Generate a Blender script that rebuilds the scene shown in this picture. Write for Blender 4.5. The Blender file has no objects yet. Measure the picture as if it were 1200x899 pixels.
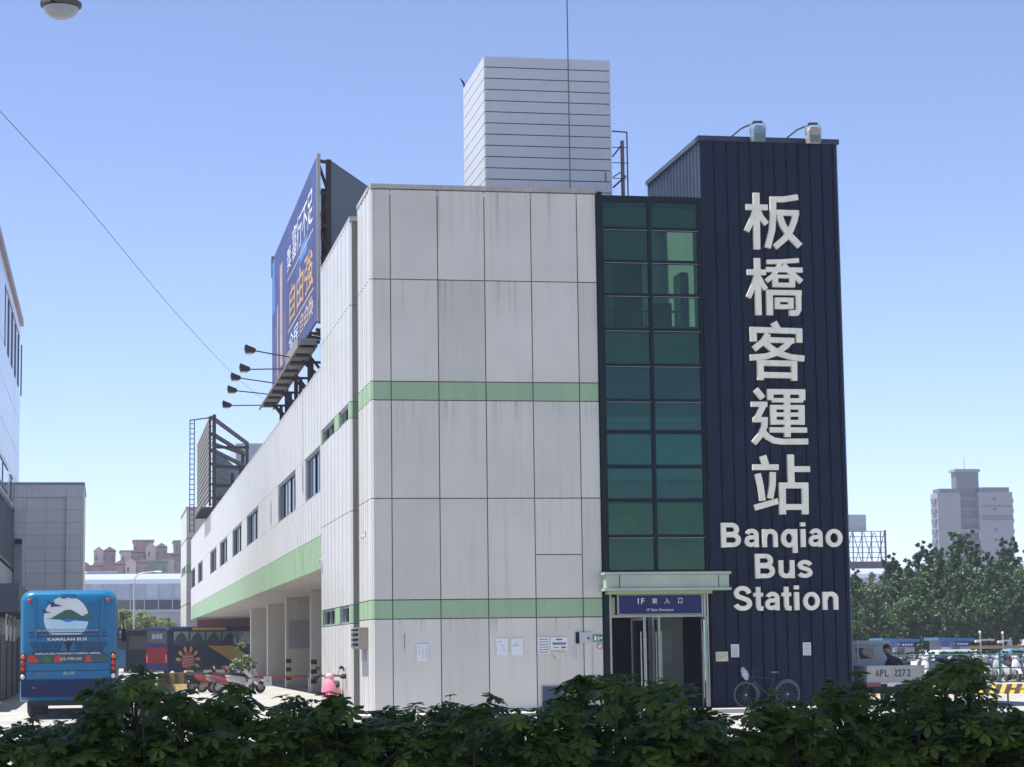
import bpy, bmesh, math, random
from mathutils import Vector, Matrix, noise
rnd = random.Random(7)
S = bpy.context.scene
C = S.collection
R = math.radians

# ------------------------------------------------------------------ camera
cam = bpy.data.cameras.new('camera')
cam.sensor_width = 36.0
cam.lens = 2577.6 / 1200 * 36
cam.clip_start = 0.1
cam.clip_end = 6000
camo = bpy.data.objects.new('camera', cam)
C.objects.link(camo)
S.camera = camo
YAW, PIT, ROL = 0.182759, 0.1195466, -0.01364896
f = Vector((math.sin(YAW)*math.cos(PIT), math.cos(YAW)*math.cos(PIT), math.sin(PIT)))
r0 = Vector((math.cos(YAW), -math.sin(YAW), 0))
u0 = r0.cross(f)
r1 = math.cos(ROL)*r0 + math.sin(ROL)*u0
u1 = -math.sin(ROL)*r0 + math.cos(ROL)*u0
m = Matrix.Identity(4)
for i in range(3):
    m[i][0] = r1[i]; m[i][1] = u1[i]; m[i][2] = -f[i]
m.translation = (0, 0, 1.65)
camo.matrix_world = m

# ------------------------------------------------------------------ light
SUN_EL, SUN_AZ = R(68), R(272.5)      # azimuth clockwise from +Y: the sun stands over the left, a hair behind the facade
w = bpy.data.worlds.new("World")
S.world = w
w.use_nodes = True
nt = w.node_tree
sky = nt.nodes.new('ShaderNodeTexSky')
sky.sky_type = 'NISHITA'
sky.sun_disc = False
sky.sun_elevation = SUN_EL
sky.sun_rotation = SUN_AZ
sky.air_density = 0.65
sky.dust_density = 0.0
sky.ozone_density = 3.0
tn = nt.nodes.new('ShaderNodeMix'); tn.data_type = 'RGBA'; tn.blend_type = 'MULTIPLY'; tn.inputs['Factor'].default_value = 1.0
tn.inputs['B'].default_value = (1.10, 0.972, 1.00, 1)      # the camera's slightly violet white balance, even over the whole sky
nt.links.new(sky.outputs[0], tn.inputs['A']); nt.links.new(tn.outputs['Result'], nt.nodes['Background'].inputs[0])
nt.nodes['Background'].inputs[1].default_value = 0.099
sl = bpy.data.lights.new('sun', 'SUN')
sl.energy = 4.4
sl.angle = R(0.53)
sl.color = (1.0, 0.955, 0.89)
so = bpy.data.objects.new('sun', sl)
C.objects.link(so)
sd = Vector((math.sin(SUN_AZ)*math.cos(SUN_EL), math.cos(SUN_AZ)*math.cos(SUN_EL), math.sin(SUN_EL)))
so.rotation_euler = sd.to_track_quat('Z', 'Y').to_euler()
S.view_settings.view_transform = 'Standard'
S.view_settings.look = 'None'
S.view_settings.exposure = 1.12
S.view_settings.gamma = 1

# ------------------------------------------------------------------ materials
MATS = {}
def mat(name, col, rough=0.6, metal=0.0, var=0.12, scale=1.5, streak=0.0, bump=0.0, bscale=20, col2=None, stretch=(1, 1, 1), spec=0.5, coat=0.0, drip=False):
    if name in MATS: return MATS[name]
    M = bpy.data.materials.new(name); M.use_nodes = True
    t = M.node_tree; N = t.nodes; L = t.links
    b = N['Principled BSDF']
    b.inputs['Roughness'].default_value = rough
    b.inputs['Metallic'].default_value = metal
    b.inputs['Specular IOR Level'].default_value = spec
    b.inputs['Coat Weight'].default_value = coat
    g = N.new('ShaderNodeNewGeometry')
    mp = N.new('ShaderNodeMapping'); mp.inputs['Scale'].default_value = stretch
    L.new(g.outputs['Position'], mp.inputs['Vector'])
    n = N.new('ShaderNodeTexNoise'); n.inputs['Scale'].default_value = scale; n.inputs['Detail'].default_value = 6
    n.inputs['Roughness'].default_value = 0.62
    L.new(mp.outputs[0], n.inputs['Vector'])
    mr = N.new('ShaderNodeMapRange'); mr.inputs[1].default_value = 0.3; mr.inputs[2].default_value = 0.7
    L.new(n.outputs['Fac'], mr.inputs[0])
    mx = N.new('ShaderNodeMix'); mx.data_type = 'RGBA'
    c2 = col2 if col2 else tuple(c*(1-var) for c in col)
    mx.inputs['A'].default_value = (*c2, 1); mx.inputs['B'].default_value = (*[min(1, c*(1+var*0.4)) for c in col], 1)
    L.new(mr.outputs[0], mx.inputs['Factor'])
    out = mx.outputs['Result']
    if streak > 0:   # rain streaks running down the face
        mp2 = N.new('ShaderNodeMapping'); mp2.inputs['Scale'].default_value = (5.5, 5.5, 0.16)
        L.new(g.outputs['Position'], mp2.inputs['Vector'])
        n2 = N.new('ShaderNodeTexNoise'); n2.inputs['Scale'].default_value = 1.3; n2.inputs['Detail'].default_value = 5
        L.new(mp2.outputs[0], n2.inputs['Vector'])
        n3 = N.new('ShaderNodeTexNoise'); n3.inputs['Scale'].default_value = 0.45; n3.inputs['Detail'].default_value = 2
        L.new(g.outputs['Position'], n3.inputs['Vector'])
        r2 = N.new('ShaderNodeMapRange'); r2.inputs[1].default_value = 0.5; r2.inputs[2].default_value = 0.8
        L.new(n2.outputs['Fac'], r2.inputs[0])
        r3 = N.new('ShaderNodeMapRange'); r3.inputs[1].default_value = 0.4; r3.inputs[2].default_value = 0.65
        L.new(n3.outputs['Fac'], r3.inputs[0])
        ml = N.new('ShaderNodeMath'); ml.operation = 'MULTIPLY'
        L.new(r2.outputs[0], ml.inputs[0]); L.new(r3.outputs[0], ml.inputs[1])
        ms = N.new('ShaderNodeMath'); ms.operation = 'MULTIPLY'; ms.inputs[1].default_value = streak
        L.new(ml.outputs[0], ms.inputs[0])
        m2 = N.new('ShaderNodeMix'); m2.data_type = 'RGBA'
        L.new(ms.outputs[0], m2.inputs['Factor']); L.new(out, m2.inputs['A'])
        m2.inputs['B'].default_value = (col[0]*0.42, col[1]*0.40, col[2]*0.37, 1)
        out = m2.outputs['Result']
    if drip:   # brown run-off below the coping and the panel joints, and a slightly different tone for each panel
        sp = N.new('ShaderNodeSeparateXYZ'); L.new(g.outputs['Position'], sp.inputs[0])
        fac = None
        for (zt, ln) in ((13.09, 1.7), (10.81, 1.3), (7.78, 0.8), (2.39, 0.5)):
            a1 = N.new('ShaderNodeMapRange'); a1.inputs[1].default_value = zt-ln; a1.inputs[2].default_value = zt; L.new(sp.outputs['Z'], a1.inputs[0])
            a2 = N.new('ShaderNodeMath'); a2.operation = 'LESS_THAN'; a2.inputs[1].default_value = zt+0.02; L.new(sp.outputs['Z'], a2.inputs[0])
            a3 = N.new('ShaderNodeMath'); a3.operation = 'MULTIPLY'; L.new(a1.outputs[0], a3.inputs[0]); L.new(a2.outputs[0], a3.inputs[1])
            if fac is None: fac = a3.outputs[0]
            else:
                a4 = N.new('ShaderNodeMath'); a4.operation = 'MAXIMUM'; L.new(fac, a4.inputs[0]); L.new(a3.outputs[0], a4.inputs[1]); fac = a4.outputs[0]
        mp3 = N.new('ShaderNodeMapping'); mp3.inputs['Scale'].default_value = (5.3, 5.3, 0.05); L.new(g.outputs['Position'], mp3.inputs['Vector'])
        n4 = N.new('ShaderNodeTexNoise'); n4.inputs['Scale'].default_value = 1.6; n4.inputs['Detail'].default_value = 3; L.new(mp3.outputs[0], n4.inputs['Vector'])
        r4 = N.new('ShaderNodeMapRange'); r4.inputs[1].default_value = 0.56; r4.inputs[2].default_value = 0.72; L.new(n4.outputs['Fac'], r4.inputs[0])
        a5 = N.new('ShaderNodeMath'); a5.operation = 'MULTIPLY'; L.new(fac, a5.inputs[0]); L.new(r4.outputs[0], a5.inputs[1])
        a6 = N.new('ShaderNodeMath'); a6.operation = 'MULTIPLY'; a6.inputs[1].default_value = 0.65; L.new(a5.outputs[0], a6.inputs[0])
        m3 = N.new('ShaderNodeMix'); m3.data_type = 'RGBA'; L.new(a6.outputs[0], m3.inputs['Factor']); L.new(out, m3.inputs['A']); m3.inputs['B'].default_value = (0.21, 0.18, 0.15, 1)
        oi = N.new('ShaderNodeObjectInfo'); r5 = N.new('ShaderNodeMapRange'); r5.inputs[3].default_value = 0.90; r5.inputs[4].default_value = 1.06; L.new(oi.outputs['Random'], r5.inputs[0])
        m4 = N.new('ShaderNodeVectorMath'); m4.operation = 'SCALE'; L.new(m3.outputs['Result'], m4.inputs[0]); L.new(r5.outputs[0], m4.inputs['Scale'])
        out = m4.outputs[0]
    L.new(out, b.inputs['Base Color'])
    if bump > 0:
        nb = N.new('ShaderNodeTexNoise'); nb.inputs['Scale'].default_value = bscale; nb.inputs['Detail'].default_value = 4
        L.new(g.outputs['Position'], nb.inputs['Vector'])
        bp = N.new('ShaderNodeBump'); bp.inputs['Strength'].default_value = bump; bp.inputs['Distance'].default_value = 0.02
        L.new(nb.outputs['Fac'], bp.inputs['Height']); L.new(bp.outputs[0], b.inputs['Normal'])
    MATS[name] = M
    return M

def glassmat(name, tint, refl=0.12, rough=0.02, wavy=0.06):
    if name in MATS: return MATS[name]
    M = bpy.data.materials.new(name); M.use_nodes = True
    t = M.node_tree; N = t.nodes; L = t.links
    N.remove(N['Principled BSDF'])
    tr = N.new('ShaderNodeBsdfTransparent'); tr.inputs[0].default_value = (*tint, 1)
    gl = N.new('ShaderNodeBsdfGlossy'); gl.inputs['Roughness'].default_value = rough; gl.inputs['Color'].default_value = (0.55, 0.88, 0.78, 1)
    lw = N.new('ShaderNodeFresnel'); lw.inputs[0].default_value = 1.33
    ad = N.new('ShaderNodeMath'); ad.operation = 'ADD'; ad.inputs[1].default_value = refl; ad.use_clamp = True
    g = N.new('ShaderNodeNewGeometry')
    nb = N.new('ShaderNodeTexNoise'); nb.inputs['Scale'].default_value = 0.8
    L.new(g.outputs['Position'], nb.inputs['Vector'])
    bp = N.new('ShaderNodeBump'); bp.inputs['Strength'].default_value = wavy; bp.inputs['Distance'].default_value = 0.05
    L.new(nb.outputs['Fac'], bp.inputs['Height']); L.new(bp.outputs[0], gl.inputs['Normal'])
    L.new(lw.outputs[0], ad.inputs[0])
    mx = N.new('ShaderNodeMixShader')
    L.new(ad.outputs[0], mx.inputs[0]); L.new(tr.outputs[0], mx.inputs[1]); L.new(gl.outputs[0], mx.inputs[2])
    L.new(mx.outputs[0], N['Material Output'].inputs['Surface'])
    MATS[name] = M
    return M

def leafmat(name, c1, c2, trans=0.3, scale=3.0, rough=0.5):
    if name in MATS: return MATS[name]
    M = bpy.data.materials.new(name); M.use_nodes = True
    t = M.node_tree; N = t.nodes; L = t.links
    b = N['Principled BSDF']; b.inputs['Roughness'].default_value = rough
    b.inputs['Specular IOR Level'].default_value = 0.35
    g = N.new('ShaderNodeNewGeometry')
    n = N.new('ShaderNodeTexNoise'); n.inputs['Scale'].default_value = scale; n.inputs['Detail'].default_value = 3
    L.new(g.outputs['Position'], n.inputs['Vector'])
    mr = N.new('ShaderNodeMapRange'); mr.inputs[1].default_value = 0.35; mr.inputs[2].default_value = 0.65
    L.new(n.outputs['Fac'], mr.inputs[0])
    ri = N.new('ShaderNodeMath'); ri.operation = 'MULTIPLY'
    L.new(g.outputs['Random Per Island'], ri.inputs[0]); ri.inputs[1].default_value = 0.5
    ad = N.new('ShaderNodeMath'); ad.operation = 'ADD'; ad.use_clamp = True
    h = N.new('ShaderNodeMath'); h.operation = 'MULTIPLY'; h.inputs[1].default_value = 0.6
    L.new(mr.outputs[0], h.inputs[0]); L.new(h.outputs[0], ad.inputs[0]); L.new(ri.outputs[0], ad.inputs[1])
    mx = N.new('ShaderNodeMix'); mx.data_type = 'RGBA'
    mx.inputs['A'].default_value = (*c1, 1); mx.inputs['B'].default_value = (*c2, 1)
    L.new(ad.outputs[0], mx.inputs['Factor']); L.new(mx.outputs['Result'], b.inputs['Base Color'])
    tl = N.new('ShaderNodeBsdfTranslucent'); L.new(mx.outputs['Result'], tl.inputs[0])
    ms = N.new('ShaderNodeMixShader'); ms.inputs[0].default_value = trans
    L.new(b.outputs[0], ms.inputs[1]); L.new(tl.outputs[0], ms.inputs[2])
    L.new(ms.outputs[0], N['Material Output'].inputs['Surface'])
    MATS[name] = M
    return M

WHITE = mat('white_panel', (0.56, 0.54, 0.485), 0.42, 0, 0.10, 0.55, streak=0.4, drip=True, bump=0.05, bscale=3)
WSHEET = mat('white_sheet', (0.52, 0.515, 0.50), 0.25, 0, 0.08, 0.5, streak=0.30)
GREEN = mat('green_panel', (0.275, 0.405, 0.25), 0.45, 0, 0.10, 0.8, streak=0.35)
JOINT = mat('joint_dark', (0.075, 0.055, 0.045), 0.9)
COPING = mat('coping_grey', (0.40, 0.375, 0.35), 0.6, 0, 0.25, 2.5, streak=0.4)
NAVY = mat('navy_metal', (0.0065, 0.0155, 0.040), 0.5, 0, 0.3, 0.7, streak=0.3, spec=0.12)
NAVYR = mat('navy_rib', (0.005, 0.012, 0.032), 0.5, 0, 0.25, 0.9, spec=0.12)
DKFRAME = mat('dark_frame', (0.005, 0.014, 0.020), 0.6, 0, 0.2, spec=0.12)
LETTER = mat('letter_cream', (0.80, 0.775, 0.64), 0.5, 0, 0.14, 2.2, streak=0.45)
LETSIDE = LETTER
CONC = mat('soffit_concrete', (0.42, 0.40, 0.385), 0.8, 0, 0.2, 0.8, bump=0.2)
PILLAR = mat('pillar_paint', (0.55, 0.53, 0.48), 0.7, 0, 0.12, 0.6, streak=0.4, bump=0.1)
STEEL = mat('brushed_steel', (0.42, 0.42, 0.41), 0.35, 0.85, 0.15, 6)
RUST = mat('rusty_steel', (0.045, 0.034, 0.033), 0.75, 0.1, 0.4, 5)
BLACK = mat('black_rubber', (0.015, 0.015, 0.016), 0.75)
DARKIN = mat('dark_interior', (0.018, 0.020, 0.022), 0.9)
ROOFG = mat('roof_grey', (0.28, 0.28, 0.27), 0.8)

# ------------------------------------------------------------------ mesh helpers
def origin(p):
    o = Vector((0, 0, 0))
    while p is not None:
        o += p.location; p = p.parent
    return o

class G:
    def __init__(s): s.v = []; s.f = []
    def add(s, v, f):
        k = len(s.v); s.v += [tuple(a) for a in v]; s.f += [tuple(i+k for i in q) for q in f]; return s
    def box(s, x0, x1, y0, y1, z0, z1):
        return s.add([(x0,y0,z0),(x1,y0,z0),(x1,y1,z0),(x0,y1,z0),(x0,y0,z1),(x1,y0,z1),(x1,y1,z1),(x0,y1,z1)],
                     [(0,3,2,1),(4,5,6,7),(0,1,5,4),(1,2,6,5),(2,3,7,6),(3,0,4,7)])
    def bbox(s, x0, x1, y0, y1, z0, z1, b=0.02):
        """box with bevelled edges"""
        bm = bmesh.new(); bmesh.ops.create_cube(bm, size=1)
        for v in bm.verts:
            v.co = Vector(((x0+x1)/2+v.co.x*(x1-x0), (y0+y1)/2+v.co.y*(y1-y0), (z0+z1)/2+v.co.z*(z1-z0)))
        bmesh.ops.bevel(bm, geom=bm.edges[:], offset=b, segments=2, affect='EDGES', profile=0.7)
        bm.verts.index_update()
        s.add([v.co[:] for v in bm.verts], [[v.index for v in fa.verts] for fa in bm.faces]); bm.free(); return s
    def tube(s, p, q, r, n=8, r2=None, caps=True):
        p = Vector(p); q = Vector(q); d = (q-p)
        if d.length < 1e-6: return s
        d.normalize(); a = d.orthogonal().normalized(); b = d.cross(a); r2 = r if r2 is None else r2
        v = []
        for k in range(n):
            t = 2*math.pi*k/n; v.append(p+r*(math.cos(t)*a+math.sin(t)*b))
        for k in range(n):
            t = 2*math.pi*k/n; v.append(q+r2*(math.cos(t)*a+math.sin(t)*b))
        fs = [(k, (k+1) % n, n+(k+1) % n, n+k) for k in range(n)]
        if caps: fs += [tuple(range(n))[::-1], tuple(range(n, 2*n))]
        return s.add(v, fs)
    def path(s, pts, r, n=6):
        for a, b in zip(pts[:-1], pts[1:]): s.tube(a, b, r, n)
        return s
    def beam(s, p, q, wd, h=None):
        """rectangular bar from p to q"""
        p = Vector(p); q = Vector(q); d = (q-p).normalized(); h = h or wd
        up = Vector((0, 0, 1)) if abs(d.z) < 0.95 else Vector((0, 1, 0))
        a = d.cross(up).normalized()*wd/2; b = a.cross(d).normalized()*h/2
        v = [p-a-b, p+a-b, p+a+b, p-a+b, q-a-b, q+a-b, q+a+b, q-a+b]
        return s.add(v, [(0,1,2,3),(7,6,5,4),(0,4,5,1),(1,5,6,2),(2,6,7,3),(3,7,4,0)])
    def prism(s, poly, a, b, ax='y'):
        """poly in the plane across ax, extruded from a to b along ax"""
        n = len(poly)
        def P(u, w_, t):
            return (u, t, w_) if ax == 'y' else ((t, u, w_) if ax == 'x' else (u, w_, t))
        v = [P(u, w_, a) for u, w_ in poly]+[P(u, w_, b) for u, w_ in poly]
        fs = [tuple(range(n)), tuple(range(n, 2*n))[::-1]]+[(k, n+k, n+(k+1) % n, (k+1) % n) for k in range(n)]
        return s.add(v, fs)
    def loft(s, secs, close=True):
        n = len(secs[0]); v = []
        for q in secs: v += list(q)
        fs = []
        for i in range(len(secs)-1):
            for k in range(n):
                fs.append((i*n+k, i*n+(k+1) % n, (i+1)*n+(k+1) % n, (i+1)*n+k))
        if close: fs += [tuple(range(n))[::-1], tuple(range((len(secs)-1)*n, len(secs)*n))]
        return s.add(v, fs)
    def ell(s, c, r, n=10, m_=6):
        c = Vector(c); v = []; fs = []
        for i in range(m_+1):
            ph = math.pi*i/m_
            for k in range(n):
                t = 2*math.pi*k/n
                v.append((c.x+r[0]*math.sin(ph)*math.cos(t), c.y+r[1]*math.sin(ph)*math.sin(t), c.z+r[2]*math.cos(ph)))
        for i in range(m_):
            for k in range(n): fs.append((i*n+k, (i+1)*n+k, (i+1)*n+(k+1) % n, i*n+(k+1) % n))
        return s.add(v, fs)
    def torus(s, c, R_, r_, ax='x', n=20, m_=6):
        v = []; fs = []; c = Vector(c)
        for i in range(n):
            t = 2*math.pi*i/n
            for k in range(m_):
                p = 2*math.pi*k/m_; rr = R_+r_*math.cos(p); h = r_*math.sin(p)
                u, w_ = rr*math.cos(t), rr*math.sin(t)
                d = (h, u, w_) if ax == 'x' else ((u, h, w_) if ax == 'y' else (u, w_, h))
                v.append(c+Vector(d))
        for i in range(n):
            for k in range(m_): fs.append((i*m_+k, ((i+1) % n)*m_+k, ((i+1) % n)*m_+(k+1) % m_, i*m_+(k+1) % m_))
        return s.add(v, fs)
    def quad(s, a, b, c, d): return s.add([a, b, c, d], [(0, 1, 2, 3)])
    def build(s, name, mt, parent=None, world=True, smooth=False, fix=True):
        me = bpy.data.meshes.new(name)
        o = origin(parent) if world else Vector((0, 0, 0))
        me.from_pydata([(a[0]-o.x, a[1]-o.y, a[2]-o.z) for a in s.v], [], s.f)
        if fix:
            bm = bmesh.new(); bm.from_mesh(me); bmesh.ops.recalc_face_normals(bm, faces=bm.faces[:]); bm.to_mesh(me); bm.free()
        me.materials.append(mt)
        if smooth:
            me.polygons.foreach_set('use_smooth', [True]*len(me.polygons))
            try: me.set_sharp_from_angle(angle=R(38))
            except Exception: pass
        ob = bpy.data.objects.new(name, me); C.objects.link(ob)
        if parent is not None: ob.parent = parent
        return ob

def B(name, mt, parent, *b, world=True, bev=0):
    g = G()
    if bev: g.bbox(*b, b=bev)
    else: g.box(*b)
    return g.build(name, mt, parent, world)

def thing(name, loc, label, cat, group=None, rz=0):
    o = bpy.data.objects.new(name, None); C.objects.link(o)
    o.location = loc; o.rotation_euler = (0, 0, rz); o.empty_display_size = 0.3
    return tag(o, label, cat, group)
def tag(o, label, cat, group=None, kind=None):
    o['label'] = label
    if cat: o['category'] = cat
    if group: o['group'] = group
    if kind: o['kind'] = kind
    return o
def struct(o, kind='structure'):
    o['kind'] = kind; return o
def dup(root, loc=None, rz=None, label=None, swap=None):
    r = root.copy(); C.objects.link(r)
    if loc is not None: r.location = loc
    if rz is not None: r.rotation_euler = (0, 0, rz)
    if label: r['label'] = label
    def sub(a, b):
        for ch in list(a.children):
            c = ch.copy(); C.objects.link(c); c.parent = b
            if swap and c.type == 'MESH' and c.data.materials and c.data.materials[0].name in swap:
                c.data = c.data.copy(); c.data.materials[0] = swap[ch.data.materials[0].name]
            sub(ch, c)
    sub(root, r)
    return r

def text(body, name, mt, parent, x0, x1, z0, z1, y, depth=0.01, off=0.0, face='-y', world=True, fit=True):
    """lettering as a thin solid; face '-y' reads from the front, '-x' reads from the left side"""
    c = bpy.data.curves.new('t', 'FONT'); c.body = body; c.size = 1; c.extrude = depth/2; c.offset = off; c.resolution_u = 3
    o = bpy.data.objects.new('t', c); C.objects.link(o)
    dg = bpy.context.evaluated_depsgraph_get()
    me = bpy.data.meshes.new_from_object(o.evaluated_get(dg))
    bpy.data.objects.remove(o); bpy.data.curves.remove(c)
    xs = [v.co.x for v in me.vertices]; ys = [v.co.y for v in me.vertices]
    if not xs: return None
    ax, bx, ay, by = min(xs), max(xs), min(ys), max(ys)
    sx = (x1-x0)/(bx-ax); sy = (z1-z0)/(by-ay)
    q = origin(parent) if world else Vector((0, 0, 0))
    for v in me.vertices:
        X = x0+(v.co.x-ax)*sx; Z = z0+(v.co.y-ay)*sy; d = v.co.z
        P = Vector((X, y-d, Z)) if face == '-y' else Vector((y-d, -X, Z))
        v.co = P-q
    me.materials.clear(); me.materials.append(mt)
    ob = bpy.data.objects.new(name, me); C.objects.link(ob); ob.parent = parent
    return ob

def ribbon(pts, wd, closed=False):
    """outline polygon pairs of a mitred stroke -> list of quads (2D)"""
    n = len(pts); P = [Vector(p) for p in pts]; L_, R_ = [], []
    for i in range(n):
        if closed: a, b = P[i-1], P[(i+1) % n]
        else: a, b = P[max(i-1, 0)], P[min(i+1, n-1)]
        d1 = (P[i]-a); d2 = (b-P[i])
        if d1.length < 1e-9: d1 = d2
        if d2.length < 1e-9: d2 = d1
        d1.normalize(); d2.normalize()
        n1 = Vector((-d1.y, d1.x)); n2 = Vector((-d2.y, d2.x)); nn = (n1+n2)
        nn = nn.normalized() if nn.length > 1e-6 else n1
        k = wd/2/max(0.45, nn.dot(n1))
        L_.append(P[i]+nn*k); R_.append(P[i]-nn*k)
    return L_, R_
def stroke(g, pts, wd, y0, y1, T=lambda p: p, closed=False):
    L_, R_ = ribbon(pts, wd, closed); n = len(pts)
    v = []
    for i in range(n):
        l = T(L_[i]); r = T(R_[i])
        v += [(l[0], y0, l[1]), (r[0], y0, r[1]), (r[0], y1, r[1]), (l[0], y1, l[1])]
    fs = []
    rng = range(n) if closed else range(n-1)
    for i in rng:
        a = i*4; b = ((i+1) % n)*4
        for k in range(4): fs.append((a+k, a+(k+1) % 4, b+(k+1) % 4, b+k))
    if not closed: fs += [(0, 1, 2, 3), (n*4-1, n*4-2, n*4-3, n*4-4)]
    g.add(v, fs)
def arc(cx, cy, rx, ry, a0, a1, n=12):
    return [(cx+rx*math.cos(R(a0+(a1-a0)*i/n)), cy+ry*math.sin(R(a0+(a1-a0)*i/n))) for i in range(n+1)]

# ------------------------------------------------------------------ ground
GR = mat('ground_concrete', (0.34, 0.33, 0.305), 0.85, 0, 0.22, 0.35, bump=0.2, bscale=8)
g = G(); g.quad((-1500, -60, 0), (1500, -60, 0), (1500, 2500, 0), (-1500, 2500, 0))
struct(g.build('ground', GR))
RD = mat('road_asphalt', (0.16, 0.158, 0.155), 0.85, 0, 0.2, 0.6, bump=0.25, bscale=30)
g = G(); g.quad((-300, 17, 0.004), (300, 17, 0.004), (300, 30, 0.004), (-300, 30, 0.004)); struct(g.build('road', RD))
LINE = mat('road_paint', (0.75, 0.74, 0.70), 0.7, 0, 0.2, 6)
g = G()
for k in range(-10, 12):
    g.quad((k*6, 23.4, 0.008), (k*6+3, 23.4, 0.008), (k*6+3, 23.55, 0.008), (k*6, 23.55, 0.008))
for yy in (17.4, 29.5): g.quad((-200, yy, 0.008), (200, yy, 0.008), (200, yy+0.12, 0.008), (-200, yy+0.12, 0.008))
struct(g.build('road_markings', LINE))
PAVE = mat('paving', (0.42, 0.40, 0.375), 0.85, 0, 0.15, 1.2, bump=0.2)
g = G(); g.box(5.8, 19.2, 52.2, 53.66, 0.0, 0.10); struct(g.build('pavement', PAVE))
g = G(); g.box(-40, 40, 6.9, 7.1, 0, 0.14).box(-40, 40, 12.9, 13.1, 0, 0.14); struct(g.build('kerb', PAVE))
SOIL = mat('soil', (0.05, 0.038, 0.028), 0.95, 0, 0.3, 4, bump=0.6)
g = G(); g.quad((-40, 7.1, 0.05), (40, 7.1, 0.05), (40, 12.9, 0.05), (-40, 12.9, 0.05)); struct(g.build('planting_bed', SOIL))

# ------------------------------------------------------------------ station building
st = thing('station_building', (12.3, 56, 0), 'long white bus station building with green bands, glass stair shaft and navy tower', 'building')
FY = 53.70
cols = [6.41, 6.885, 8.077, 9.267, 10.46, 11.65, 12.15]
rows = [(0.10, 2.387, WHITE), (2.387, 2.852, GREEN), (2.852, 5.341, WHITE), (5.341, 7.777, WHITE), (7.777, 8.244, GREEN), (8.244, 10.806, WHITE), (10.806, 13.087, WHITE)]
J = 0.02
B('core', JOINT, st, 6.50, 12.14, FY+0.035, 64.4, 0.0, 12.95)
pcache = {}
def panel(x0, x1, z0, z1, mt, y=FY, name='wall_panel'):
    """cassette panel with folded edges: shallow pillow front"""
    w_, h_ = x1-x0-J, z1-z0-J
    key = (round(w_, 3), round(h_, 3), mt.name)
    if key not in pcache:
        gg = G(); e = 0.012
        a = [(0, 0.05, 0), (w_, 0.05, 0), (w_, 0.05, h_), (0, 0.05, h_)]
        b = [(0, e, 0), (w_, e, 0), (w_, e, h_), (0, e, h_)]
        c = [(e, 0, e), (w_-e, 0, e), (w_-e, 0, h_-e), (e, 0, h_-e)]
        gg.loft([a, b, c])
        pcache[key] = gg.build(name, mt, st, world=False)
        ob = pcache[key]
    else:
        ob = pcache[key].copy(); C.objects.link(ob); ob.parent = st
    tl = rnd.uniform(-0.0012, 0.0012)
    ob.location = (x0+J/2-12.3, y+rnd.uniform(-0.002, 0.002)-56, z0+J/2)
    ob.rotation_euler = (tl, 0, rnd.uniform(-0.001, 0.001))
    return ob
for ci in range(6):
    for (z0, z1, mt) in rows:
        if ci == 4 and abs(z0-2.852) < 1e-3:
            panel(cols[ci], cols[ci+1], z0, 3.94, mt); panel(cols[ci], cols[ci+1], 3.94, z1, mt); continue
        panel(cols[ci], cols[ci+1], z0, z1, mt)
B('plinth', JOINT, st, 6.42, 12.16, FY+0.01, FY+0.3, 0.0, 0.095)
# coping tiles along the front
x = 6.39
while x < 12.1:
    x2 = min(12.17, x+0.592)
    B('coping', COPING, st, x+0.004, x2-0.004, FY-0.03, FY+0.32, 13.10, 13.215+rnd.uniform(-0.004, 0.004))
    x = x2
# ribbed sheets facing left (-X)
def sheet(X, y0, y1, z0, z1, mt, name='wall_sheet', per=1.0, dep=0.075, y_ref=None):
    gg = G(); prof = []
    y_ref = y0 if y_ref is None else y_ref
    k0 = math.floor((y0-y_ref)/per); y = y_ref+k0*per
    shp = [(0.0, 0.0), (0.035, dep*0.8), (0.12, dep), (0.40, dep*0.85), (0.455, dep*0.5), (0.47, dep*0.05), (0.50, dep*0.05), (0.515, dep*0.6), (0.60, dep*0.95), (0.88, dep*0.8), (0.965, dep*0.55), (0.98, 0.0)]
    while y < y1+per:
        for a, d in shp:
            prof.append((y+a*per, X-d))
        y += per
    pr = [p for p in prof if y0 <= p[0] <= y1]
    if not pr or pr[0][0] > y0+1e-4: pr = [(y0, X-dep*0.8)]+pr
    if pr[-1][0] < y1-1e-4: pr = pr+[(y1, X-dep*0.8)]
    v = []; fs = []
    for (yy, xx) in pr: v += [(xx, yy, z0), (xx, yy, z1)]
    for i in range(len(pr)-1): fs.append((2*i, 2*i+2, 2*i+3, 2*i+1))
    n = len(v); 
    for (yy, xx) in pr: v += [(X+0.05, yy, z0), (X+0.05, yy, z1)]
    for i in range(len(pr)-1):
        fs += [(n+2*i, n+2*i+1, n+2*i+3, n+2*i+2), (2*i+1, 2*i+3, n+2*i+3, n+2*i+1), (2*i, n+2*i, n+2*i+2, 2*i+2)]
    fs += [(0, 1, n+1, n), (n-2, 2*n-2, 2*n-1, n-1)]
    gg.add(v, fs)
    return gg.build(name, mt, st, fix=False)
for (z0, z1, mt) in rows:      # return face of the front block
    sheet(6.44, FY+0.02, 56.53, z0+J/2, z1-J/2, WSHEET if mt is WHITE else GREEN, per=0.95)
B('coping', COPING, st, 6.36, 6.70, FY+0.33, 56.5, 13.10, 13.21)
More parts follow.
